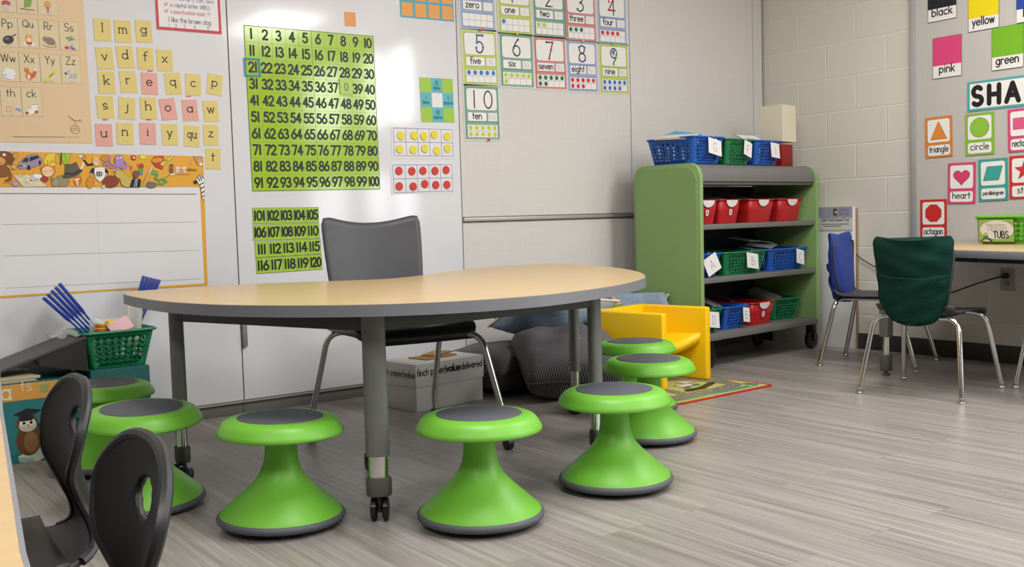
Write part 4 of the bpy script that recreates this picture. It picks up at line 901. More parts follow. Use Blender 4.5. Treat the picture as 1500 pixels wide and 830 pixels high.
def tag_part(parent, ch, x, y, z, w, h, rot, yaw=0):
    f = Flat().sheet([(-w/2, -h), (w/2, -h), (w/2*.96, 0), (-w/2*1.02, 0)], 'e4e1e0', .0006)
    if ch: f.text(ch, 0, -h*.78, h*.52, .0028, '6f6a70', 1)
    o = f.build('tag', parent); o.location = (x, y, z); o.rotation_euler = (R(-8), R(rot), yaw)
    o['label'] = 'white paper tag' + (' lettered %s' % ch if ch else '')
    rg = MB(); rg.tube([(x+.011*math.cos(R(a)), y+.0, z+.006+.017*math.sin(R(a))) for a in range(0, 361, 24)], .0011, 6, cap=False)
    rg.build('tag_ring', CHROME, parent)
def basket(label, col, lx, ly, z, W, D, h, rot=0, tg=None, group='perforated baskets on the bookcase', n=8, k=8, taper=.84, m=None, cat='basket'):
    t = thing('basket', label, cat, sl(lx, ly, z), TH+R(rot), group)
    w, d = W*taper, D*taper
    tub_mesh(MB(), W, D, w, d, h, True, n, k, 5, .001).build('tub', m or col, t, solid=.0022, ang=30)
    rim_tube(MB(), W+.006, D+.006, h).build('rim', m or col, t)
    if tg:
        ch, tx, tw, th_, trot = tg
        tag_part(t, ch, tx, -D/2-.007, h*.92, tw, th_, trot)
    return t
zt = SHT
basket('blue perforated basket tagged G on top of the bookcase', BBLUE, .170, .225, zt, .27, .33, .14, tg=('G', .035, .115, .085, 10))
basket('green perforated basket on top of the bookcase between two blue ones', BGREEN, .450, .225, zt, .250, .33, .135, tg=('F', .06, .075, .085, 18))
basket('blue perforated basket beside the lamp on top of the bookcase', BBLUE, .726, .225, zt, .256, .33, .135, tg=('I', .04, .085, .085, 6))
# middle shelf
basket('blue perforated basket tagged A on the middle shelf', BBLUE, .143, .235, .49, .205, .38, .125, tg=('A', -.025, .12, .095, -22))
basket('green perforated basket tagged B on the middle shelf', BGREEN, .465, .195, .49, .40, .31, .125, tg=('B', .04, .11, .085, 8), n=11)
basket('blue perforated basket tagged C on the middle shelf', BBLUE, .886, .195, .49, .40, .31, .125, tg=('C', .1, .082, .085, 12), n=11)
# bottom shelf
basket('green perforated basket on the bottom shelf next to the yellow chair', BGREEN, .138, .225, .192, .195, .38, .125, tg=('D', .0, .095, .085, 8))
basket('blue perforated basket tagged E on the bottom shelf', BBLUE, .367, .225, .192, .21, .38, .125, tg=('E', .065, .06, .08, 8))
basket('green perforated basket at the far right of the bottom shelf', BGREEN, .955, .235, .192, .24, .30, .125, rot=-10, n=8)
def red_bin(label, lx, ly, z, W, D, h, ch=None):
    t = thing('book_bin', label, 'bin', sl(lx, ly, z), TH, 'red book bins on the bookcase')
    tub_mesh(MB(), W, D, W*.84, D*.88, h, False, 2, 2, 1, .001).build('tub', BRED, t, solid=.003, ang=30)
    rim_tube(MB(), W+.004, D+.004, h, .004).build('rim', BRED, t)
    f = Flat().sheet([(.05*math.cos(R(a)), .037*math.sin(R(a))) for a in range(180, 361, 12)], 'e6e3e1', .002)
    o = f.build('label_tab', t); o.location = (.0, -D/2-.0045, h-.001); o.rotation_euler = (R(8), 0, 0); o['label'] = 'white half round tab'
    if ch:
        f = Flat().sheet(rr(0, 0, .026, .034, .012), 'e6e3e4', .001).text(ch, 0, -.009, .018, .0035, '3a56b0', 1)
        o = f.build('sticker', t); o.location = (-.005, -D/2+.004, h*.48); o.rotation_euler = (R(8), 0, 0)
    return t
red_bin('red book bin stickered A at the left of the upper shelf', .134, .22, .775, .19, .34, .128, 'A')
red_bin('red book bin stickered B on the upper shelf', .341, .22, .775, .19, .34, .128, 'B')
red_bin('red book bin in the middle of the upper shelf without sticker', .640, .22, .775, .24, .34, .128)
red_bin('red book bin at the right end of the upper shelf', .930, .22, .775, .24, .34, .128)
red_bin('red book bin on the bottom shelf between blue and green baskets', .630, .225, .192, .225, .36, .128, 'C')
# what sticks out of them
def sheet_stack(name, label, cat, pos, size, rot, col, group=None, deco=None):
    m = MB().box((0, 0, 0), size, 0, min(.0015, size[2]/4), 1)
    o = m.build(name, mat(col, .6), ang=30); o.location = pos; o.rotation_euler = rot
    return tag(o, label, cat, group)
sheet_stack('folder', 'cream folder sticking up from the basket tagged G', 'folder', sl(.085, .22, zt+.150), (.13, .2, .012), (R(2), R(-10), TH+.1), 'dcd3c6')
sheet_stack('booklet', 'turquoise booklet poking out of the basket tagged G', 'booklet', sl(.16, .25, zt+.158), (.12, .22, .01), (R(10), R(-18), TH-.25), '54a7c8')
sheet_stack('booklet', 'pale grey booklet leaning out of the basket tagged G', 'booklet', sl(.225, .29, zt+.150), (.11, .2, .008), (R(12), R(8), TH-.3), 'c9cfcc')
sheet_stack('booklet', 'lilac booklet lying at the back of the green top basket', 'booklet', sl(.44, .28, zt+.137), (.16, .16, .02), (R(6), R(2), TH), 'b596b8')
c_ = Flat().sheet(rect(0, 0, .2, .15), '5ea889', .003).rect(0, 0, .18, .13, 'e8e6e2', 1).text('Book', 0, .0, .035, .003, '7fa89a', 2).text('box', 0, -.045, .035, .003, '7fa89a', 2)
o = tag(c_.build('sign_card'), 'white card with green border lying on the blue basket beside the lamp', 'card'); o.location = sl(.725, .17, zt+.148); o.rotation_euler = (R(-62), 0, TH)
random.seed(4)
for lx, zb, txt, hh in ((.134, .775, 'in the red bin stickered A', .15), (.341, .775, 'in the red bin stickered B', .16), (.64, .775, 'in the middle red bin', .15), (.93, .775, 'in the right-hand red bin of the upper shelf', .15)):
    sheet_stack('book_bundle', 'dim grey bundle of books %s' % txt, 'books', sl(lx, .24, zb+.1), (.13, .22, .1), (R(12), R(random.uniform(-12, 12)), TH), '6a6866', 'book bundles in the red bins')
for i, (dx, dy, a, b) in enumerate(((-.06, .02, 10, -.4), (.0, .0, -14, .3), (.06, .04, 18, .1), (-.13, .03, 4, .0))):
    sheet_stack('paper_sheet', ('folded grey paper on the basket tagged C, nearest its left end', 'tilted white paper in the middle of the basket tagged C', 'curled paper at the right of the basket tagged C', 'flat paper edge at the far left of the basket tagged C')[(3, 1, 2, 0).index(i) if False else (1, 1, 2, 0)[i] if i != 0 else 0] if i != 3 else 'flat paper edge poking out left over the basket tagged B', 'paper', sl(.86+dx, .22+dy, .49+.128+.019*i), (.12, .16, .004), (R(8), R(a*.5), TH+b), ('b9b5b1', 'd2cfcb', 'c4c0bc', 'b5b2ae')[i])
for i, (lx, col, a, lab) in enumerate(((.30, '8e3a3a', -22, 'dark red folder leaning in the basket tagged E'), (.42, 'a8a6a0', 28, 'pale plastic folder tilted out of the basket tagged E'), (.36, 'c8c4b8', 8, 'white papers heaped in the basket tagged E'), (.63, '6a6864', 12, 'grey book lying in the bottom red bin'), (.95, 'b8b6b0', -15, 'clear bag of papers in the far right green basket'))):
    sheet_stack('folder', lab, 'folder', sl(lx, .26, .192+.125+.012*(i % 3)), (.075, .19, .008+.02*(i == 4)), (R(18), R(a), TH), col)

# lamp on the bookcase
lp = thing('table_lamp', 'small lamp with cream square shade and red block base on the bookcase', 'lamp', sl(1.02, .20, zt), TH+R(2))
MB().box((0, 0, .065), (.125, .125, .13), 0, .002).build('base', mat('8f1518', .5, bump=.2, bscale=60), lp)
MB().lathe([(0, .13), (.012, .13), (.012, .2), (0, .2)], 12).build('stem', mat('b09a5a', .3, .6), lp)
sd = MB()
for a, b in (((-.077, -.077), (.077, -.077)), ((.077, -.077), (.077, .077)), ((.077, .077), (-.077, .077)), ((-.077, .077), (-.077, -.077))):
    sd.face([(a[0], a[1], .145), (b[0], b[1], .145), (b[0]*.98, b[1]*.98, .362), (a[0]*.98, a[1]*.98, .362)])
sd.build('lamp_shade', mat('ddd5bd', .8, bump=.1, bscale=300), lp, weld=True, ang=0, solid=.003)

# easel pad against the wall
ep = thing('easel_pad', 'tall white easel pad with a blue grey header leaning by the bookcase', 'easel pad', (-.03, -.50, 0))
MB().box((.0, 0, .425), (.03, .60, .85), 0, .002).build('paper_block', mat('dedcdc', .5), ep)
MB().box((.0205, -.006, .420), (.008, .605, .84), 0, .001).build('backing_board', mat('9a7d5c', .7), ep)
f = Flat().sheet(rect(0, 0, .60, .145), 'dcdad8', .001).rect(0, .04, .60, .066, 'a3a5bc', 1)
f.rect(.18, .042, .026, .04, '3c3a44', 2).rect(.187, .042, .02, .018, 'd2b848', 3).text('Self-Stick', .24, .046, .018, .002, '7a7c94', 2, fit=.07).text('Easel Pad', .24, .024, .018, .002, '7a7c94', 2, fit=.07)
f.text('Self-Stick Easel Pad', .18, -.012, .018, .0026, '4a4844', 2, fit=.19).rect(.18, -.03, .19, .005, '807c78', 2).rect(.16, -.042, .12, .005, '807c78', 2).rect(0, -.066, .6, .003, '96938f', 2)
o = f.build('header_label', ep); o.rotation_mode = 'QUATERNION'; o.rotation_quaternion = Matrix.Rotation(R(-90), 3, 'Z').to_quaternion(); o.location = (-.0156, 0, .777)

# ---------------------------------------------------------------- yellow cube chair
YC = thing('cube_chair', 'yellow moulded plastic cube chair on the road map rug', 'chair', (-1.705, -.79, .0055), R(9.5))
YEL_P = mat('f8c806', .38, bump=.05, bscale=300)
c = MB()
W_, D_, H_ = .41, .43, .365
for s_ in (-1, 1): c.box((s_*(W_/2-.02), 0, H_/2), (.04, D_, H_), 0, .011, 3)
c.box((0, D_/2-.022, H_/2), (W_-.03, .044, H_), 0, .011, 3)
c.build('body', YEL_P, YC, ang=50)
def cseat(u, v):
    s_ = 2*u-1; y = D_/2-.03-(D_-.06)*v
    return (s_*(W_/2-.03), y+.05*(1-s_*s_)*v, .20+.05*s_*s_*(.4+.6*v)-.008*v)
c = MB(); c.grid(cseat, 16, 10); c.build('seat', YEL_P, YC, solid=.045)

# road-map rug
rg = Flat().sheet(rr(0, 0, .72, .62, .03), 'b32a26', .005).poly(rr(0, 0, .68, .58, .015), 'b9bb6c', 1)
GRN = ('5f8f70', '8fae62', '4c7f6c')
for x, y, rx, ry, c in ((.1, -.245, .2, .025, 0), (-.16, -.25, .12, .02, 0), (.3, -.2, .03, .03, 2), (-.25, .0, .08, .06, 1), (.02, .22, .2, .04, 1), (-.1, .12, .05, .04, 0), (.31, .0, .02, .1, 0), (.29, .2, .03, .05, 1)): rg.disc(x, y, rx, GRN[c], 2, ry)
road = smooth_loop([(-.27, -.19), (-.1, -.19), (.1, -.19), (.23, -.17), (.255, -.1), (.24, .0), (.2, .12), (.05, .2), (-.2, .2), (-.29, .1), (-.3, -.08)], 5)
rg.line(road+[road[0]], .075, '7d786e', 3)
for i in range(0, len(road), 2):
    a, b = road[i], road[(i+1) % len(road)]; rg.line([a, (a[0]*.4+b[0]*.6, a[1]*.4+b[1]*.6)], .006, 'd8c85a', 4, False)
r2 = [(-.12, -.17), (-.1, -.06), (-.14, .06), (-.24, .08)]; rg.line(r2, .06, '7d786e', 3)
for p, q in zip(r2, r2[1:]):
    for k in (.1, .5): rg.line([(p[0]+(q[0]-p[0])*k, p[1]+(q[1]-p[1])*k), (p[0]+(q[0]-p[0])*(k+.25), p[1]+(q[1]-p[1])*(k+.25))], .005, 'd8c85a', 4, False)
rg.line([(-.04, -.12), (.05, -.115), (.12, -.09), (.2, -.055)], .04, '211f1e', 5).rect(.015, -.115, .11, .05, '2a2826', 5)
for x, y, w_, h_, c in ((.06, -.01, .1, .06, 'd6cdb8'), (.13, .05, .08, .06, 'c9c4c0'), (-.02, .08, .06, .05, 'c8b496'), (.27, -.245, .06, .03, 'd8b89a'), (-.2, .0, .05, .04, 'b0564a')): rg.rect(x, y, w_, h_, c, 5).frame(x, y, w_, h_, .004, '4a463e', 6)
for x, y in ((.02, -.06), (.11, -.035), (.3, -.235)): rg.disc(x, y, .028, '3f7d70', 7, .016, rot=15)
ra = R(2); cx_ = (-1.385-.36*math.cos(ra)-.31*math.sin(ra), -1.294-.36*math.sin(ra)+.31*math.cos(ra))
o = tag(rg.build('road_map_rug', flat=True), 'red bordered play rug printed with roads under the yellow chair', 'rug'); o.location = (cx_[0], cx_[1], .0002); o.rotation_euler = (0, 0, ra)

# ---------------------------------------------------------------- cushions
HOUND = houndstooth_material(); DEN_D = weave_material('dark_denim', '38507a', '526d97', 900, 900); DEN_L = weave_material('light_denim', '74859a', '93a4b6', 900, 900); CREAM = mat('d9cfb8', .8)
def pillow_parts(t, w, d, h, top, bottom, pipe, pinch=.09, pw=.42, exp=2.6, wr=.006, seed=0, uvs=(1, 1), bend=None, piper=.006):
    rnd = random.Random(seed); ph = [rnd.uniform(0, 6.28) for _ in range(6)]
    bd = bend or (lambda p: p)
    def edge(u, v):
        k = 1-pinch*(1-v*v); l = 1-pinch*(1-u*u); return u*w/2*k, v*d/2*l
    def hgt(u, v):
        return h/2*(max(0, 1-abs(u)**exp)*max(0, 1-abs(v)**exp))**pw + wr*(math.sin(5*u+ph[0]+2*v)*math.sin(4*v+ph[1])+.6*math.sin(9*u*v+ph[2]+3*u))*(1-u*u)*(1-v*v)*2
    m = MB()
    for sgn, mi in ((1, 0), (-1, 1)):
        m.grid(lambda a, b: (lambda u, v: bd((*edge(u, v), sgn*hgt(u, v))))(2*a-1, 2*b-1), 26, 26, mi, uvs=uvs)
    o = m.build('cushion_cover', [top, bottom], t, weld=True, ang=0)
    o.data.polygons.foreach_set('use_smooth', [True]*len(o.data.polygons))
    P = [(-1+2*i/16, -1) for i in range(16)]+[(1, -1+2*i/16) for i in range(16)]+[(1-2*i/16, 1) for i in range(16)]+[(-1, 1-2*i/16) for i in range(16)]
    P = [bd((*edge(u, v), 0)) for u, v in P]
    MB().tube(P+P[:1], piper, 8, cap=False).build('piping', pipe, t)
    return o
DPIPE = mat('3b393d', .9)
t = thing('floor_cushion', 'boxy grey houndstooth floor cushion with dark piping beside the paper box', 'cushion', (-2.30, -.385, .112), R(6), 'houndstooth floor cushions under the table')
pillow_parts(t, .50, .46, .21, HOUND, HOUND, DPIPE, .02, .26, 4, .006, 1, piper=.005)
t = thing('floor_cushion', 'plump grey houndstooth floor cushion slumped behind the right table legs', 'cushion', (-2.2, -.78, .155), R(-14), 'houndstooth floor cushions under the table')
t.rotation_euler = (R(18), R(2), R(-24)); t.location = (-2.215, -.765, .158)
pillow_parts(t, .50, .45, .265, HOUND, HOUND, DPIPE, .03, .33, 3.0, .012, 2, piper=.005)
t = thing('denim_pillow', 'dark blue denim pillow with cream piping lying across the houndstooth cushions', 'pillow', (-2.045, -.435, .35), 0, 'denim pillows by the back wall')
t.rotation_euler = (R(-32), R(9), R(-8))
pillow_parts(t, .56, .38, .19, DEN_D, DEN_L, CREAM, .08, .45, 2.4, .012, 3)
t = thing('denim_pillow', 'faded blue denim pillow propped between the yellow chair and the bookcase', 'pillow', (-1.615, -.315, .205), 0, 'denim pillows by the back wall')
t.rotation_euler = (R(55), R(-2), 0)
pillow_parts(t, .58, .42, .25, DEN_L, DEN_D, CREAM, .05, .36, 2.6, .020, 5, piper=.0045, bend=lambda p: (p[0]-.02*max(0, p[0]/.3), p[1]-max(0, p[1]/.22)*(.21*max(0, p[0]/.3)**2+.07*max(0, -p[0]/.3))+.014*math.sin(14*p[0]+1), p[2]+.34*max(0, p[0]/.3)**2.0))
fl = Flat().sheet([(-.05, -.03), (.03, -.035), (.045, .02), (.0, .05), (-.02, .02)], 'cf8f76', .003).poly([(-.06, -.045), (.05, -.05), (.03, -.03), (-.04, -.025)], '5f8a4a', 2)
o = fl.build('flower_patch', t); o.location = (.06, .10, .148); o.rotation_euler = (R(-106), 0, 0); o['label'] = 'pink and green flower patch'

# paper box with cardboard scraps
pb = thing('paper_carton', 'white lidded copy paper carton on the floor behind the teacher chair', 'box', (-2.80, -.475, 0), R(8))
MB().box((0, 0, .065), (.395, .255, .13), 0, .002).build('box_body', mat('cfcdca', .6), pb)
MB().box((0, 0, .158), (.405, .265, .104), 0, .003).build('lid', mat('d6d4d1', .6), pb)
f = Flat().text('finch paper|', -.195, 0, .03, .0044, '26262a', 1, al='l', fit=.165).text('value', -.026, 0, .03, .0072, '26262a', 1, al='l', fit=.083).text('delivered', .062, 0, .03, .0044, '26262a', 1, al='l', fit=.13)
o = f.build('lid_print', pb); o.location = (0, -.1333, .158); o['label'] = 'black printed wording on the lid side'
f = Flat().text('finch paper|value', 0, 0, .028, .004, '4a4a4e', 1, fit=.26)
o = f.build('lid_print', pb); o.location = (-.2033, 0, .15); o.rotation_euler = (0, 0, R(-90)); o['label'] = 'black printed wording on the lid end'
CARD = mat('a5814f', .8)
for pts, z, lab, rz in (([(-.1, -.06), (.1, -.07), (.12, .04), (-.09, .06)], .2105, 'torn brown cardboard piece lying flat on the paper carton lid', .3), ([(-.08, -.04), (.09, -.05), (.08, .04), (.05, .045), (-.075, .035)], .2175, 'smaller brown cardboard piece on top of another on the carton', .55)):
    o = tag(MB().prism(pts, 0, .006).build('cardboard_piece', CARD, ang=30), lab, 'cardboard'); o.location = (-2.80+(z-.21)*6, -.47+(z-.21)*4, z); o.rotation_euler = (0, 0, rz)

# ---------------------------------------------------------------- desk along the right wall
dk = thing('wall_desk', 'maple topped desk with grey edge against the right-hand wall', 'desk', (-.4, -2.0, 0))
dp = [(-.045, -1.452), (-.80, -1.452), (-.825, -1.475), (-1.125, -2.44), (-1.11, -2.47), (-.045, -2.50)]
dpl = [(a+.4, b+2.0) for a, b in dp]
MB().prism(dpl[::1], .606, .6396, 0, bev=.004, seg=2).build('edge_band', GREYEDGE, dk, ang=40)
MB().prism(inset(dpl, .004), .62, .6404, 0).build('tabletop', MAPLE, dk, ang=30)
MB().box((.0, .0, .588), (.6, .55, .036), 0, .002, rot=Matrix.Rotation(R(-18), 3, 'Z')).box((-.20, .30, .588), (.05, .45, .036), 0, rot=Matrix.Rotation(R(-18), 3, 'Z')).build('apron_frame', mat('1c1b1a', .6), dk)
for x, y in ((-.765, -1.487), (-1.02, -2.41), (-.10, -2.44)):
    lg = MB().box((x+.4, y+2, .40), (.05, .05, .41), 0, .006).build('leg', LEGGREY, dk)
    MB().lathe([(.02, .06), (.02, .21)], 20, (x+.4, y+2, 0)).build('chrome_sleeve', CHROME, lg)
    MB().box((x+.4, y+2, .065), (.048, .048, .085), 0, .008).lathe([(0, 0), (.018, 0), (.02, .008), (.008, .014), (.008, .03), (0, .03)], 16, (x+.4, y+2, 0), 0).build('foot_socket', mat('5c5a57', .5), lg)
# craft tub on the desk
tu = thing('craft_tub', 'lime plastic tub with a TINKER TUBS label on the wall desk', 'tub', (-.215, -1.90, .6408), R(-90))
TG = mat('5fb32c', .4)
tub_mesh(MB(), .36, .25, .33, .225, .135, True, 10, 6, 4, .001, .3).build('tub', TG, tu, solid=.003, ang=30)
rim_tube(MB(), .372, .262, .134, .008).build('rim', TG, tu)
f = Flat().sheet(rect(0, 0, .185, .118), '33451f', .001).rect(0, 0, .178, .111, '8fae58', 1).disc(.004, .004, .084, 'dcd9d2', 2, .047, 28)
f.text('Make a Story', .0, .024, .012, .0012, '8a8a84', 3, fit=.1) if 'M' in G else None
f.text('TINKER', .004, .002, .026, .006, '9a9a94', 3, fit=.13).text('TINKER', .004, .002, .026, .0032, 'dcd9d2', 4, fit=.13).text('TUBS', .024, -.036, .031, .0055, '2a2a2a', 3, fit=.075)
f.disc(-.052, -.022, .012, 'c9b04a', 4).disc(-.052, -.036, .014, '3f7d4a', 4, .012).poly([(-.085, -.054), (-.062, -.038), (-.03, -.04), (-.02, -.054)], '27344a', 3).poly([(-.075, -.054), (-.06, -.044), (-.038, -.045), (-.03, -.054)], 'd8b48a', 5)
o = f.build('label_plate', tu); o.location = (-.075, -.1335, .068); o.rotation_euler = (R(7), 0, 0)
for k, (x, y, z, c, lab) in enumerate(((.12, .0, .12, '8a4a3a', 'reddish brown craft block sticking out of the lime tub'), (.06, .03, .1, '5a3a34', 'dark brown craft block inside the lime tub'))):
    o = tag(MB().box((0, 0, 0), (.05, .06, .09), 0, .006).build('craft_block', mat(c, .6)), lab, 'block'); o.location = (-.215+y, -1.90-x, .6408+z); o.rotation_euler = (.3, .2, .4)

# ---------------------------------------------------------------- school chairs
SHELL = mat('3f4046', .5, bump=.15, bscale=500)
def school_chair(label, loc, rotz, k=1.0, group='chrome legged school chairs at the wall desk'):
    t = thing('school_chair', label, 'chair', loc, rotz, group)
    def seat(u, v):
        s_ = 2*u-1; x = -.19+.40*v; hw = .19-.02*(1-v)-.02*max(0, (v-.8)/.2)**2
        return (k*x, k*s_*hw, k*(.375-.012*(1-s_*s_)*math.sin(3.1*v)-.03*max(0, (v-.75)/.25)**2+.03*max(0, (.15-v)/.15)**2))
    MB().grid(seat, 14, 16).build('seat', SHELL, t, solid=.008*k, offset=0)
    def back(u, v):
        s_ = 2*u-1; hw = .13+.045*math.sin(min(1, v*1.25)*1.57)
        if v > .85: hw *= math.sqrt(max(.0, 1-((v-.85)/.15)**2*.35))
        x = -.165-.045*v+.03*s_*s_*v-.01*math.sin(v*3.1)
        return (k*x, k*s_*hw, k*(.385+.295*v-.02*s_*s_*(v > .95)))
    MB().grid(back, 14, 16).build('backrest', SHELL, t, solid=.008*k, offset=0)
    for fx, bx in ((-.245, -.17), (.245, .15)):
        fr = MB().tube([(k*fx, -k*.225, .018), (k*bx, -k*.185, k*.352), (k*bx, k*.185, k*.352), (k*fx, k*.225, .018)], .0115*k, 12, smooth=.06*k).build('leg_frame', CHROME, t)
        for s_ in (-1, 1):
            MB().lathe([(0, 0), (.014, 0), (.016, .004), (.014, .01), (.007, .014), (.013, .018), (.013, .026), (0, .026)], 16, (k*fx, s_*k*.225, 0)).build('glide', mat('b9b6b0', .3, .8), fr)
    br = MB()
    for s_ in (-1, 1): br.tube([(k*-.17, s_*k*.1, k*.354), (k*.15, s_*k*.1, k*.354)], .009*k, 8)
    br.build('seat_rail', CHROME, t)
    return t
GC, GR_ = (-1.0, -1.867), R(9.6)
BCH, BR_ = (-.430, -1.223), R(-72)
school_chair('grey school chair wearing a dark green seat sack', (*GC, 0), GR_)
school_chair('grey school chair wearing a blue seat sack beside the easel pad', (*BCH, 0), BR_)
school_chair('low school chair at the far right edge with one chrome leg showing', (-.47, -2.255, 0), R(5), .80)
def seat_sack(name, label, mtl, ctr, rz, top, bot, hw_top, seed, sag=.0, wk=1.0):
    t = thing(name, label, 'chair cover', (*ctr, 0), rz, 'fabric seat sacks')
    rnd = random.Random(seed); ph = [rnd.uniform(0, 6) for _ in range(5)]
    def prof(v):
        if v < .4: return (.035+.112*math.sqrt(max(0, 1-((.4-v)/.4)**2)))/.178
        return (.147+.031*((v-.4)/.6)**.8)/.178
    def surf(a, v):
        th = 2*math.pi*a; c, s_ = math.cos(th), math.sin(th)
        hw = hw_top*prof(v)*(1-.10*max(0, (v-.9)/.1)**2); tk = .034-.016*v+.012*math.sin(3*v)
        y = hw*math.copysign(abs(c)**.7, c); x = tk*math.copysign(abs(s_)**.8, s_)
        yn = y/hw_top
        x += -.180-.047*v+.03*yn*yn*v
        wrk = .006*math.sin(9*v+2.4*yn+ph[0])+.005*math.sin(17*v+ph[1]-3*yn*yn)+.003*math.sin(31*v-5*yn+ph[2])
        x += wrk*wk*(1 if s_ < 0 else .3)
        z = bot+(top-bot)*v + (.030*yn*yn-.010)*v**6-.012*abs(yn)**8*max(0, (v-.9)/.1)**2 - sag*(1-v)*yn*.2
        return (x, y, z)
    m = MB(); V = m.grid(surf, 48, 40, wrap=True).V
    m.bm.faces.new([V[i][40] for i in range(48)]); m.bm.faces.new([V[i][0] for i in range(48)][::-1])
    m.build('sack_body', mtl, t, ang=70)
    def pocket(u, v):
        yn = 2*u-1; vv = .04+.56*v; hw = hw_top*prof(vv)*.985
        x = -.180-.047*vv+.03*yn*yn*vv-(.034-.016*vv+.012*math.sin(3*vv))*max(.25, (1-abs(yn)**3))**.4-.006
        x += .007*math.sin(6*yn+ph[3]+7*v)-.010*v**4*(1-yn*yn)+.004*math.sin(15*v+3*yn)
        return (x, hw*yn, bot+(top-bot)*vv-.02*(1-yn*yn)*v**3)
    m = MB(); m.grid(pocket, 24, 20); m.build('pocket', mtl, t, solid=.004, ang=70)
    return t
seat_sack('seat_sack', 'dark green fabric seat sack hanging over the nearer chair back', weave_material('green_cloth', '0b2e28', '11392f', 700, 700), GC, GR_, .70, .315, .18, 1)
seat_sack('seat_sack', 'royal blue fabric seat sack hanging over the chair by the easel pad', mat('243f96', .55, bump=.2, bscale=300), BCH, BR_, .70, .33, .175, 7, wk=.35)

# ---------------------------------------------------------------- kit boxes and basket at the left
TEAL = mat('2b7378', .5)
kb = thing('reading_kit_box', 'teal cardboard reading kit box printed with a teacher owl', 'box', (-4.535, -.29, 0))
MB().box((0, 0, .145), (.50, .27, .29), 0, .003).build('carton', TEAL, kb)
f = Flat().rect(0, .259, .496, .06, 'd99e4c', 1).rect(0, .13, .496, .195, '2f7a7c', 1)
f.text('a', -.027, .238, .058, .006, 'e6ddca', 2, serif=True).text('ts', .04, .262, .04, .005, 'd8c8a4', 2).rect(.1, .264, .03, .03, '9aa06a', 2)
ox, oz = .003, .11
f.poly([(ox-.005, oz-.085), (ox+.05, oz-.1), (ox+.115, oz-.07), (ox+.07, oz-.052)], 'c9d8c6', 2).poly([(ox-.005, oz-.085), (ox+.05, oz-.1), (ox+.05, oz-.118), (ox+.0, oz-.105)], '9db3ac', 2).poly([(ox+.05, oz-.1), (ox+.115, oz-.07), (ox+.115, oz-.086), (ox+.05, oz-.118)], 'ded6c4', 2)
f.disc(ox+.035, oz-.03, .042, '6a4528', 3, .056, 24).disc(ox+.042, oz-.038, .024, '8f6a42', 4, .04).line([(ox+.07, oz-.01), (ox+.095, oz+.01), (ox+.11, oz+.035)], .028, '6e4526', 3)
f.disc(ox+.032, oz+.034, .036, '6a4528', 4, .032).disc(ox+.034, oz+.026, .03, 'c4bfb6', 5, .024).disc(ox+.02, oz+.036, .013, 'e6e2da', 6).disc(ox+.046, oz+.036, .013, 'e6e2da', 6).disc(ox+.022, oz+.035, .0055, '201c1a', 7).disc(ox+.046, oz+.035, .0055, '201c1a', 7).poly([(ox+.032, oz+.028), (ox+.042, oz+.03), (ox+.038, oz+.014)], 'd9a04a', 7)
f.poly([(ox-.012, oz+.07), (ox+.03, oz+.055), (ox+.085, oz+.076), (ox+.035, oz+.088)], '26282a', 6).poly([(ox+.006, oz+.06), (ox+.056, oz+.06), (ox+.05, oz+.042), (ox+.01, oz+.042)], '26282a', 6)
f.poly([(ox+.105, oz-.04), (ox+.135, oz-.03), (ox+.13, oz+.01), (ox+.1, oz-.0)], 'ddcba0', 3)
f.poly([(.205, .165), (.236, .172), (.229, .203), (.198, .196)], '9a6a42', 2).text('o', .217, .178, .02, .003, '4a2a1a', 3)
f.text('Fundations', .235, .105, .05, .0062, '1d3a3e', 2, al='r', serif=True, fit=.2).rect(.19, .088, .09, .006, 'b0a45a', 2).rect(.19, .066, .06, .004, '1d4a4e', 2)
o = f.build('box_print', kb); o.location = (0, -.1356, 0); o['label'] = 'printed owl, orange band and lettering'
k2 = thing('storage_box', 'plain teal storage box standing under the green basket', 'box', (-4.155, -.27, 0))
MB().box((0, 0, .152), (.22, .25, .304), 0, .003).build('carton', mat('1c5f5c', .5), k2)
f = Flat()
for a in range(3): f.line([(-.03+.03*a+.025*math.cos(R(q)), .26+.015*math.sin(R(q*2))) for q in range(0, 361, 30)], .0012, '3f8a82', 1)
f.build('box_print', k2).location = (0, -.1253, 0)
rnd = random.Random(3)
for i in range(5):
    z = .2915+.0047*i
    o = tag(MB().box((0, 0, .0022), (.30-rnd.uniform(0, .03), .24, .0044), 0, .0008, 1).build('workbook', mat(('b8a88c', 'cbbd9f', 'a89678', 'd0c4ae')[i % 4], .7), ang=30), 'thin tan workbook, number %s up in the pile on the owl kit box' % ('one two three four five six seven eight nine'.split()[i]), 'workbook', 'workbooks piled on the owl kit box')
    o.location = (-4.60+rnd.uniform(-.012, .012), -.29, z); o.rotation_euler = (0, 0, rnd.uniform(-.03, .03))
DG = mat('4b494b', .45); DGB = mat('33302f', .4)
db = thing('document_case', 'dark grey sloping document case beside the green basket at left', 'case', (-4.43, -.29, 0))
y0, y1 = -.125, .125
MB().hull([(-.012, y0, .345), (.155, y0, .3075), (.155, y1, .3075), (-.012, y1, .345), (-.02, y0, .376), (.148, y0, .432), (.148, y1, .432), (-.02, y1, .376)]).build('case_body', DGB, db, ang=20)
MB().hull([(-.20, y0-.004, .315), (.152, y0-.004, .432), (.152, y1, .432), (-.20, y1, .315), (-.203, y0-.004, .323), (.150, y0-.004, .440), (.150, y1, .440), (-.203, y1, .323)]).build('sloping_lid', DG, db, ang=20)
CLEAR = mat('d8d8d8', .15, alpha=.32)
m = MB()
rnd = random.Random(8)
def crumple(u, v): return (-4.345+.10*(u-.5), -.36+.09*(v-.5), .445+.03*math.sin(3.1*u)*math.sin(3.1*v)+rnd.uniform(-.008, .008))
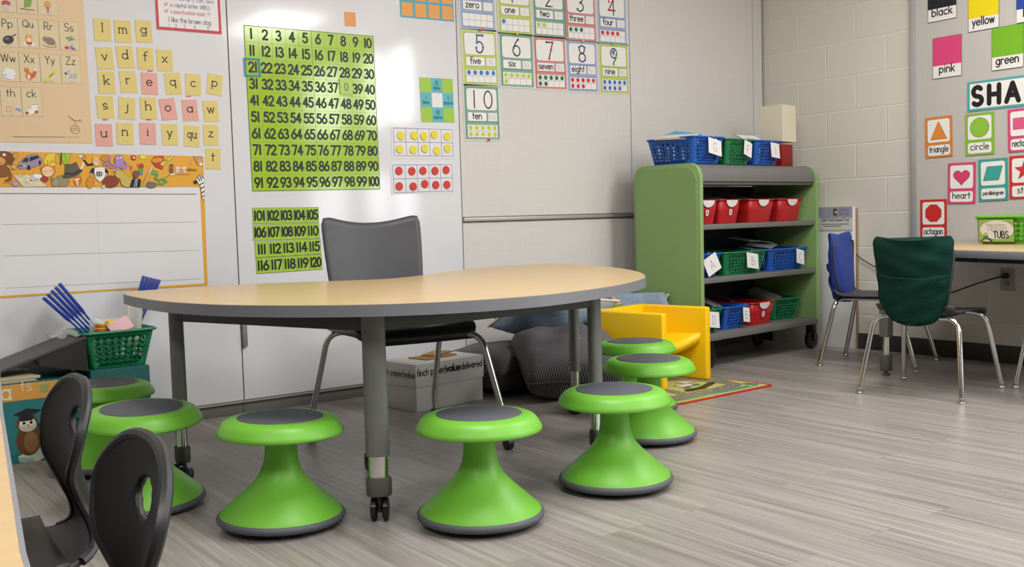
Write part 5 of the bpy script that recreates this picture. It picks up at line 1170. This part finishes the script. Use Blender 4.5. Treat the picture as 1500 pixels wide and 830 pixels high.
m.grid(crumple, 7, 7); tag(m.build('plastic_wrap', CLEAR, ang=5), 'crumpled clear plastic wrap on the sloping grey case', 'plastic wrap')
gb = thing('basket', 'green perforated basket of blue pointers standing left of the table', 'basket', (-4.155, -.27, .3045), R(3))
gb_m = mat('177a4e', .4)
tub_mesh(MB(), .275, .24, .215, .19, .14, True, 8, 7, 5, .001, .43).build('tub', gb_m, gb, solid=.0025, ang=30)
rim_tube(MB(), .285, .25, .14, .006).build('rim', gb_m, gb)
BL2 = mat('1b3a9a', .35)
for side, L in (('left', [((-4.395+.0185*i, .588+.0115*i), (-4.225+.018*i*.9, .405)) for i in range(5)]), ('right', [((-3.998+.019*i, .646-.0055*i), (-4.075+.011*i, .40)) for i in range(5)])):
    for i, ((tx, tz), (bx, bz)) in enumerate(L):
        yy = -.30+.018*i if side == 'left' else -.22+.012*i
        top, bot = Vector((tx, yy, tz)), Vector((bx, yy+.01, bz)); d = (bot-top); ln_ = d.length; q = d.to_track_quat('Z', 'Y').to_matrix()
        t = thing('pointer_stick', 'blue plastic pointer stick, %s in the %s fan of the green basket' % (('outermost', 'second', 'middle', 'fourth', 'innermost')[i] if side == 'left' else ('first', 'second', 'middle', 'fourth', 'last')[i], side), 'pointer', top, 0, 'blue pointers in the green basket')
        t.rotation_mode = 'QUATERNION'; t.rotation_quaternion = q.to_quaternion()
        MB().box((0, 0, ln_*.25), (.024, .012, ln_*.5), 0, .003).build('handle', BL2, t)
        MB().box((0, 0, ln_*.75), (.011, .007, ln_*.52), 0, .002).box((0, 0, ln_*.515), (.018, .010, .014), 0, .003).build('shaft', BL2, t)
o = tag(MB().box((0, 0, 0), (.085, .003, .055), 0, .001).build('pink_slip', mat('dcaeb4', .7), ang=30), 'pink paper slip lying on the bags in the green basket', 'paper slip'); o.location = (-4.135, -.352, .462); o.rotation_euler = (R(-30), R(-24), .1)
sb = thing('snack_bag', 'clear bag holding an orange and yellow striped toy in the green basket', 'bag', (-4.18, -.29, .40))
def bag(u, v): s_ = 2*u-1; return (.055*s_, -.02*(1-s_*s_)*math.sin(3.1*v), .09*v)
m = MB(); m.grid(bag, 10, 8); m.grid(lambda u, v: (bag(u, v)[0], -bag(u, v)[1], bag(u, v)[2]), 10, 8); m.build('bag_film', CLEAR, sb, weld=True)
m = MB()
for i in range(6): m.lathe([(.034-.002*i, -.004), (.036-.002*i, 0), (.034-.002*i, .004)], 18, (-.01, 0, .03+.008*i), i % 2)
m.build('striped_spring', [mat('c8642a', .5), mat('e0b04a', .5)], sb)
MB().lathe([(0, 0), (.02, 0), (.02, .012), (.014, .02), (0, .022)], 18, (.018, -.02, .062)).build('yellow_cap', mat('e6c01c', .4), sb)
o = MB(); o.grid(lambda u, v: (.06*(u-.5)+.02*v, .012*math.sin(6*u)*(1-v)-.02, .17*v), 10, 8)
pl = tag(o.build('plastic_sleeve', mat('d9d4c6', .2, alpha=.55), ang=30, solid=.001), 'clear plastic sleeve standing up at the right of the green basket', 'plastic sleeve'); pl.location = (-4.085, -.30, .375)

# ---------------------------------------------------------------- table edge and black chairs close to the camera
ft = thing('side_table', 'maple table with grey edge cut by the left of the frame', 'table', (-5.5, -3.3, 0))
P = [(-4.925, -2.62), (-4.905, -2.50), (-4.95, -2.44), (-5.75, -2.30), (-5.95, -3.9), (-5.16, -4.06), (-5.115, -4.0), (-5.078, -3.65), (-4.993, -3.06)]
P = [(a+5.5, b+3.3) for a, b in P]
MB().prism(P, .588, .6196, 0, bev=.005, seg=2).build('edge_band', GREYEDGE, ft, ang=40)
MB().prism(inset(P, .004), .60, .6204, 0).build('tabletop', MAPLE, ft, ang=30)
for x, y in ((.35, .6), (-.3, .75), (.25, -.55), (-.3, -.45)): table_leg(ft, x, y, .589)
CHB = mat('0f0e10', .5, bump=.25, bscale=600)
def black_chair(label, loc, rotz):
    t = thing('stacking_chair', label, 'chair', loc, rotz, 'black school chairs at the side table')
    path = [(-.10, .318), (-.15, .320), (-.188, .336), (-.196, .37), (-.182, .42), (-.173, .465), (-.182, .52), (-.190, .56), (-.190, .591)]
    def pp(v):
        x = v*(len(path)-1); i = min(int(x), len(path)-2); f_ = x-i
        p0, p1, p2, p3 = path[max(i-1, 0)], path[i], path[i+1], path[min(i+2, len(path)-1)]
        return tuple(.5*(2*p1[a]+(p2[a]-p0[a])*f_+(2*p0[a]-5*p1[a]+4*p2[a]-p3[a])*f_*f_+(3*p1[a]-p0[a]-3*p2[a]+p3[a])*f_**3) for a in (0, 1))
    def hw(v):
        b = .080+.070*max(0, 1-v/.42)**1.5+.086*math.sin(max(0, min(1, (v-.47)/.33))*1.571)**1.3
        return b
    def surf(u, v):
        s_ = 2*u-1; v = v-.30*(1-math.sqrt(1-.985*s_*s_))*max(0, (v-.3)/.7)**1.3; x, z = pp(v)
        return (x+.027*s_*s_*min(1, v*1.6), s_*hw(v), z)
    NU, NV = 40, 64; cu, cv, ru, rv = .5, .765, .115, .062
    m = MB(); inside = lambda u, v: ((u-cu)/ru)**2+((v-cv)/rv)**2
    def warp(u, v):
        q = inside(u, v)
        return u, v
    V = m.grid(surf, NU, NV, keep=lambda u, v: inside(u, v) > 1).V
    # round the edge of the hand hole
    for i in range(NU+1):
        for j in range(NV+1):
            vt = V[i][j]
            if not vt.link_faces: m.bm.verts.remove(vt); continue
            if len(vt.link_faces) < 4 and 0 < i < NU and 0 < j < NV:
                u, v = i/NU, j/NV; q = math.sqrt(inside(u, v)); q = q if q > .05 else 1
                vt.co = surf(cu+(u-cu)/q, cv+(v-cv)/q)
    m.build('backrest', CHB, t, solid=.011, offset=0, ang=70, sub=1)
    rim = [surf(0, v/24) for v in range(4, 25)]+[surf(.5-.5*math.cos(math.pi*u/20), 1) for u in range(1, 20)]+[surf(1, v/24) for v in range(24, 3, -1)]
    MB().tube(rim, .0078, 8).build('rolled_rim', mat('232225', .45), t)  # grey lifted above the shell colour to paint in light along the rim
    def seat(u, v):
        s_ = 2*u-1; x = -.135+.355*v
        w_ = (.155+.02*math.sin(v*3.1))*(1-.12*max(0, (v-.8)/.2)**2)
        return (x, s_*w_, .325+.008*s_*s_-.01*math.sin(3.1*v)-.03*max(0, (v-.78)/.22)**2)
    MB().grid(seat, 16, 18).build('seat', CHB, t, solid=.01, offset=0, ang=70)
    for s_ in (-1, 1):
        lg = MB().tube([(-.20, s_*.175, .012), (-.13, s_*.145, .300), (.12, s_*.145, .300), (.19, s_*.175, .012)], .0105, 12, smooth=.05).build('leg_frame', CHROME, t)
        for x in (-.20, .19): MB().lathe([(0, 0), (.013, 0), (.015, .004), (.012, .016), (0, .016)], 14, (x, s_*.175, 0)).build('glide', BLACK, lg)
    MB().tube([(-.08, -.145, .303), (-.08, .145, .303)], .009, 8).tube([(.08, -.145, .303), (.08, .145, .303)], .009, 8).build('cross_bar', CHROME, t)
    return t
black_chair('black plastic chair with a hand slot at the side table, farther of two', (-4.998, -2.63, 0), R(176.5))
black_chair('black plastic chair with a hand slot at the side table, closer to the camera', (-5.052, -3.19, 0), R(176))
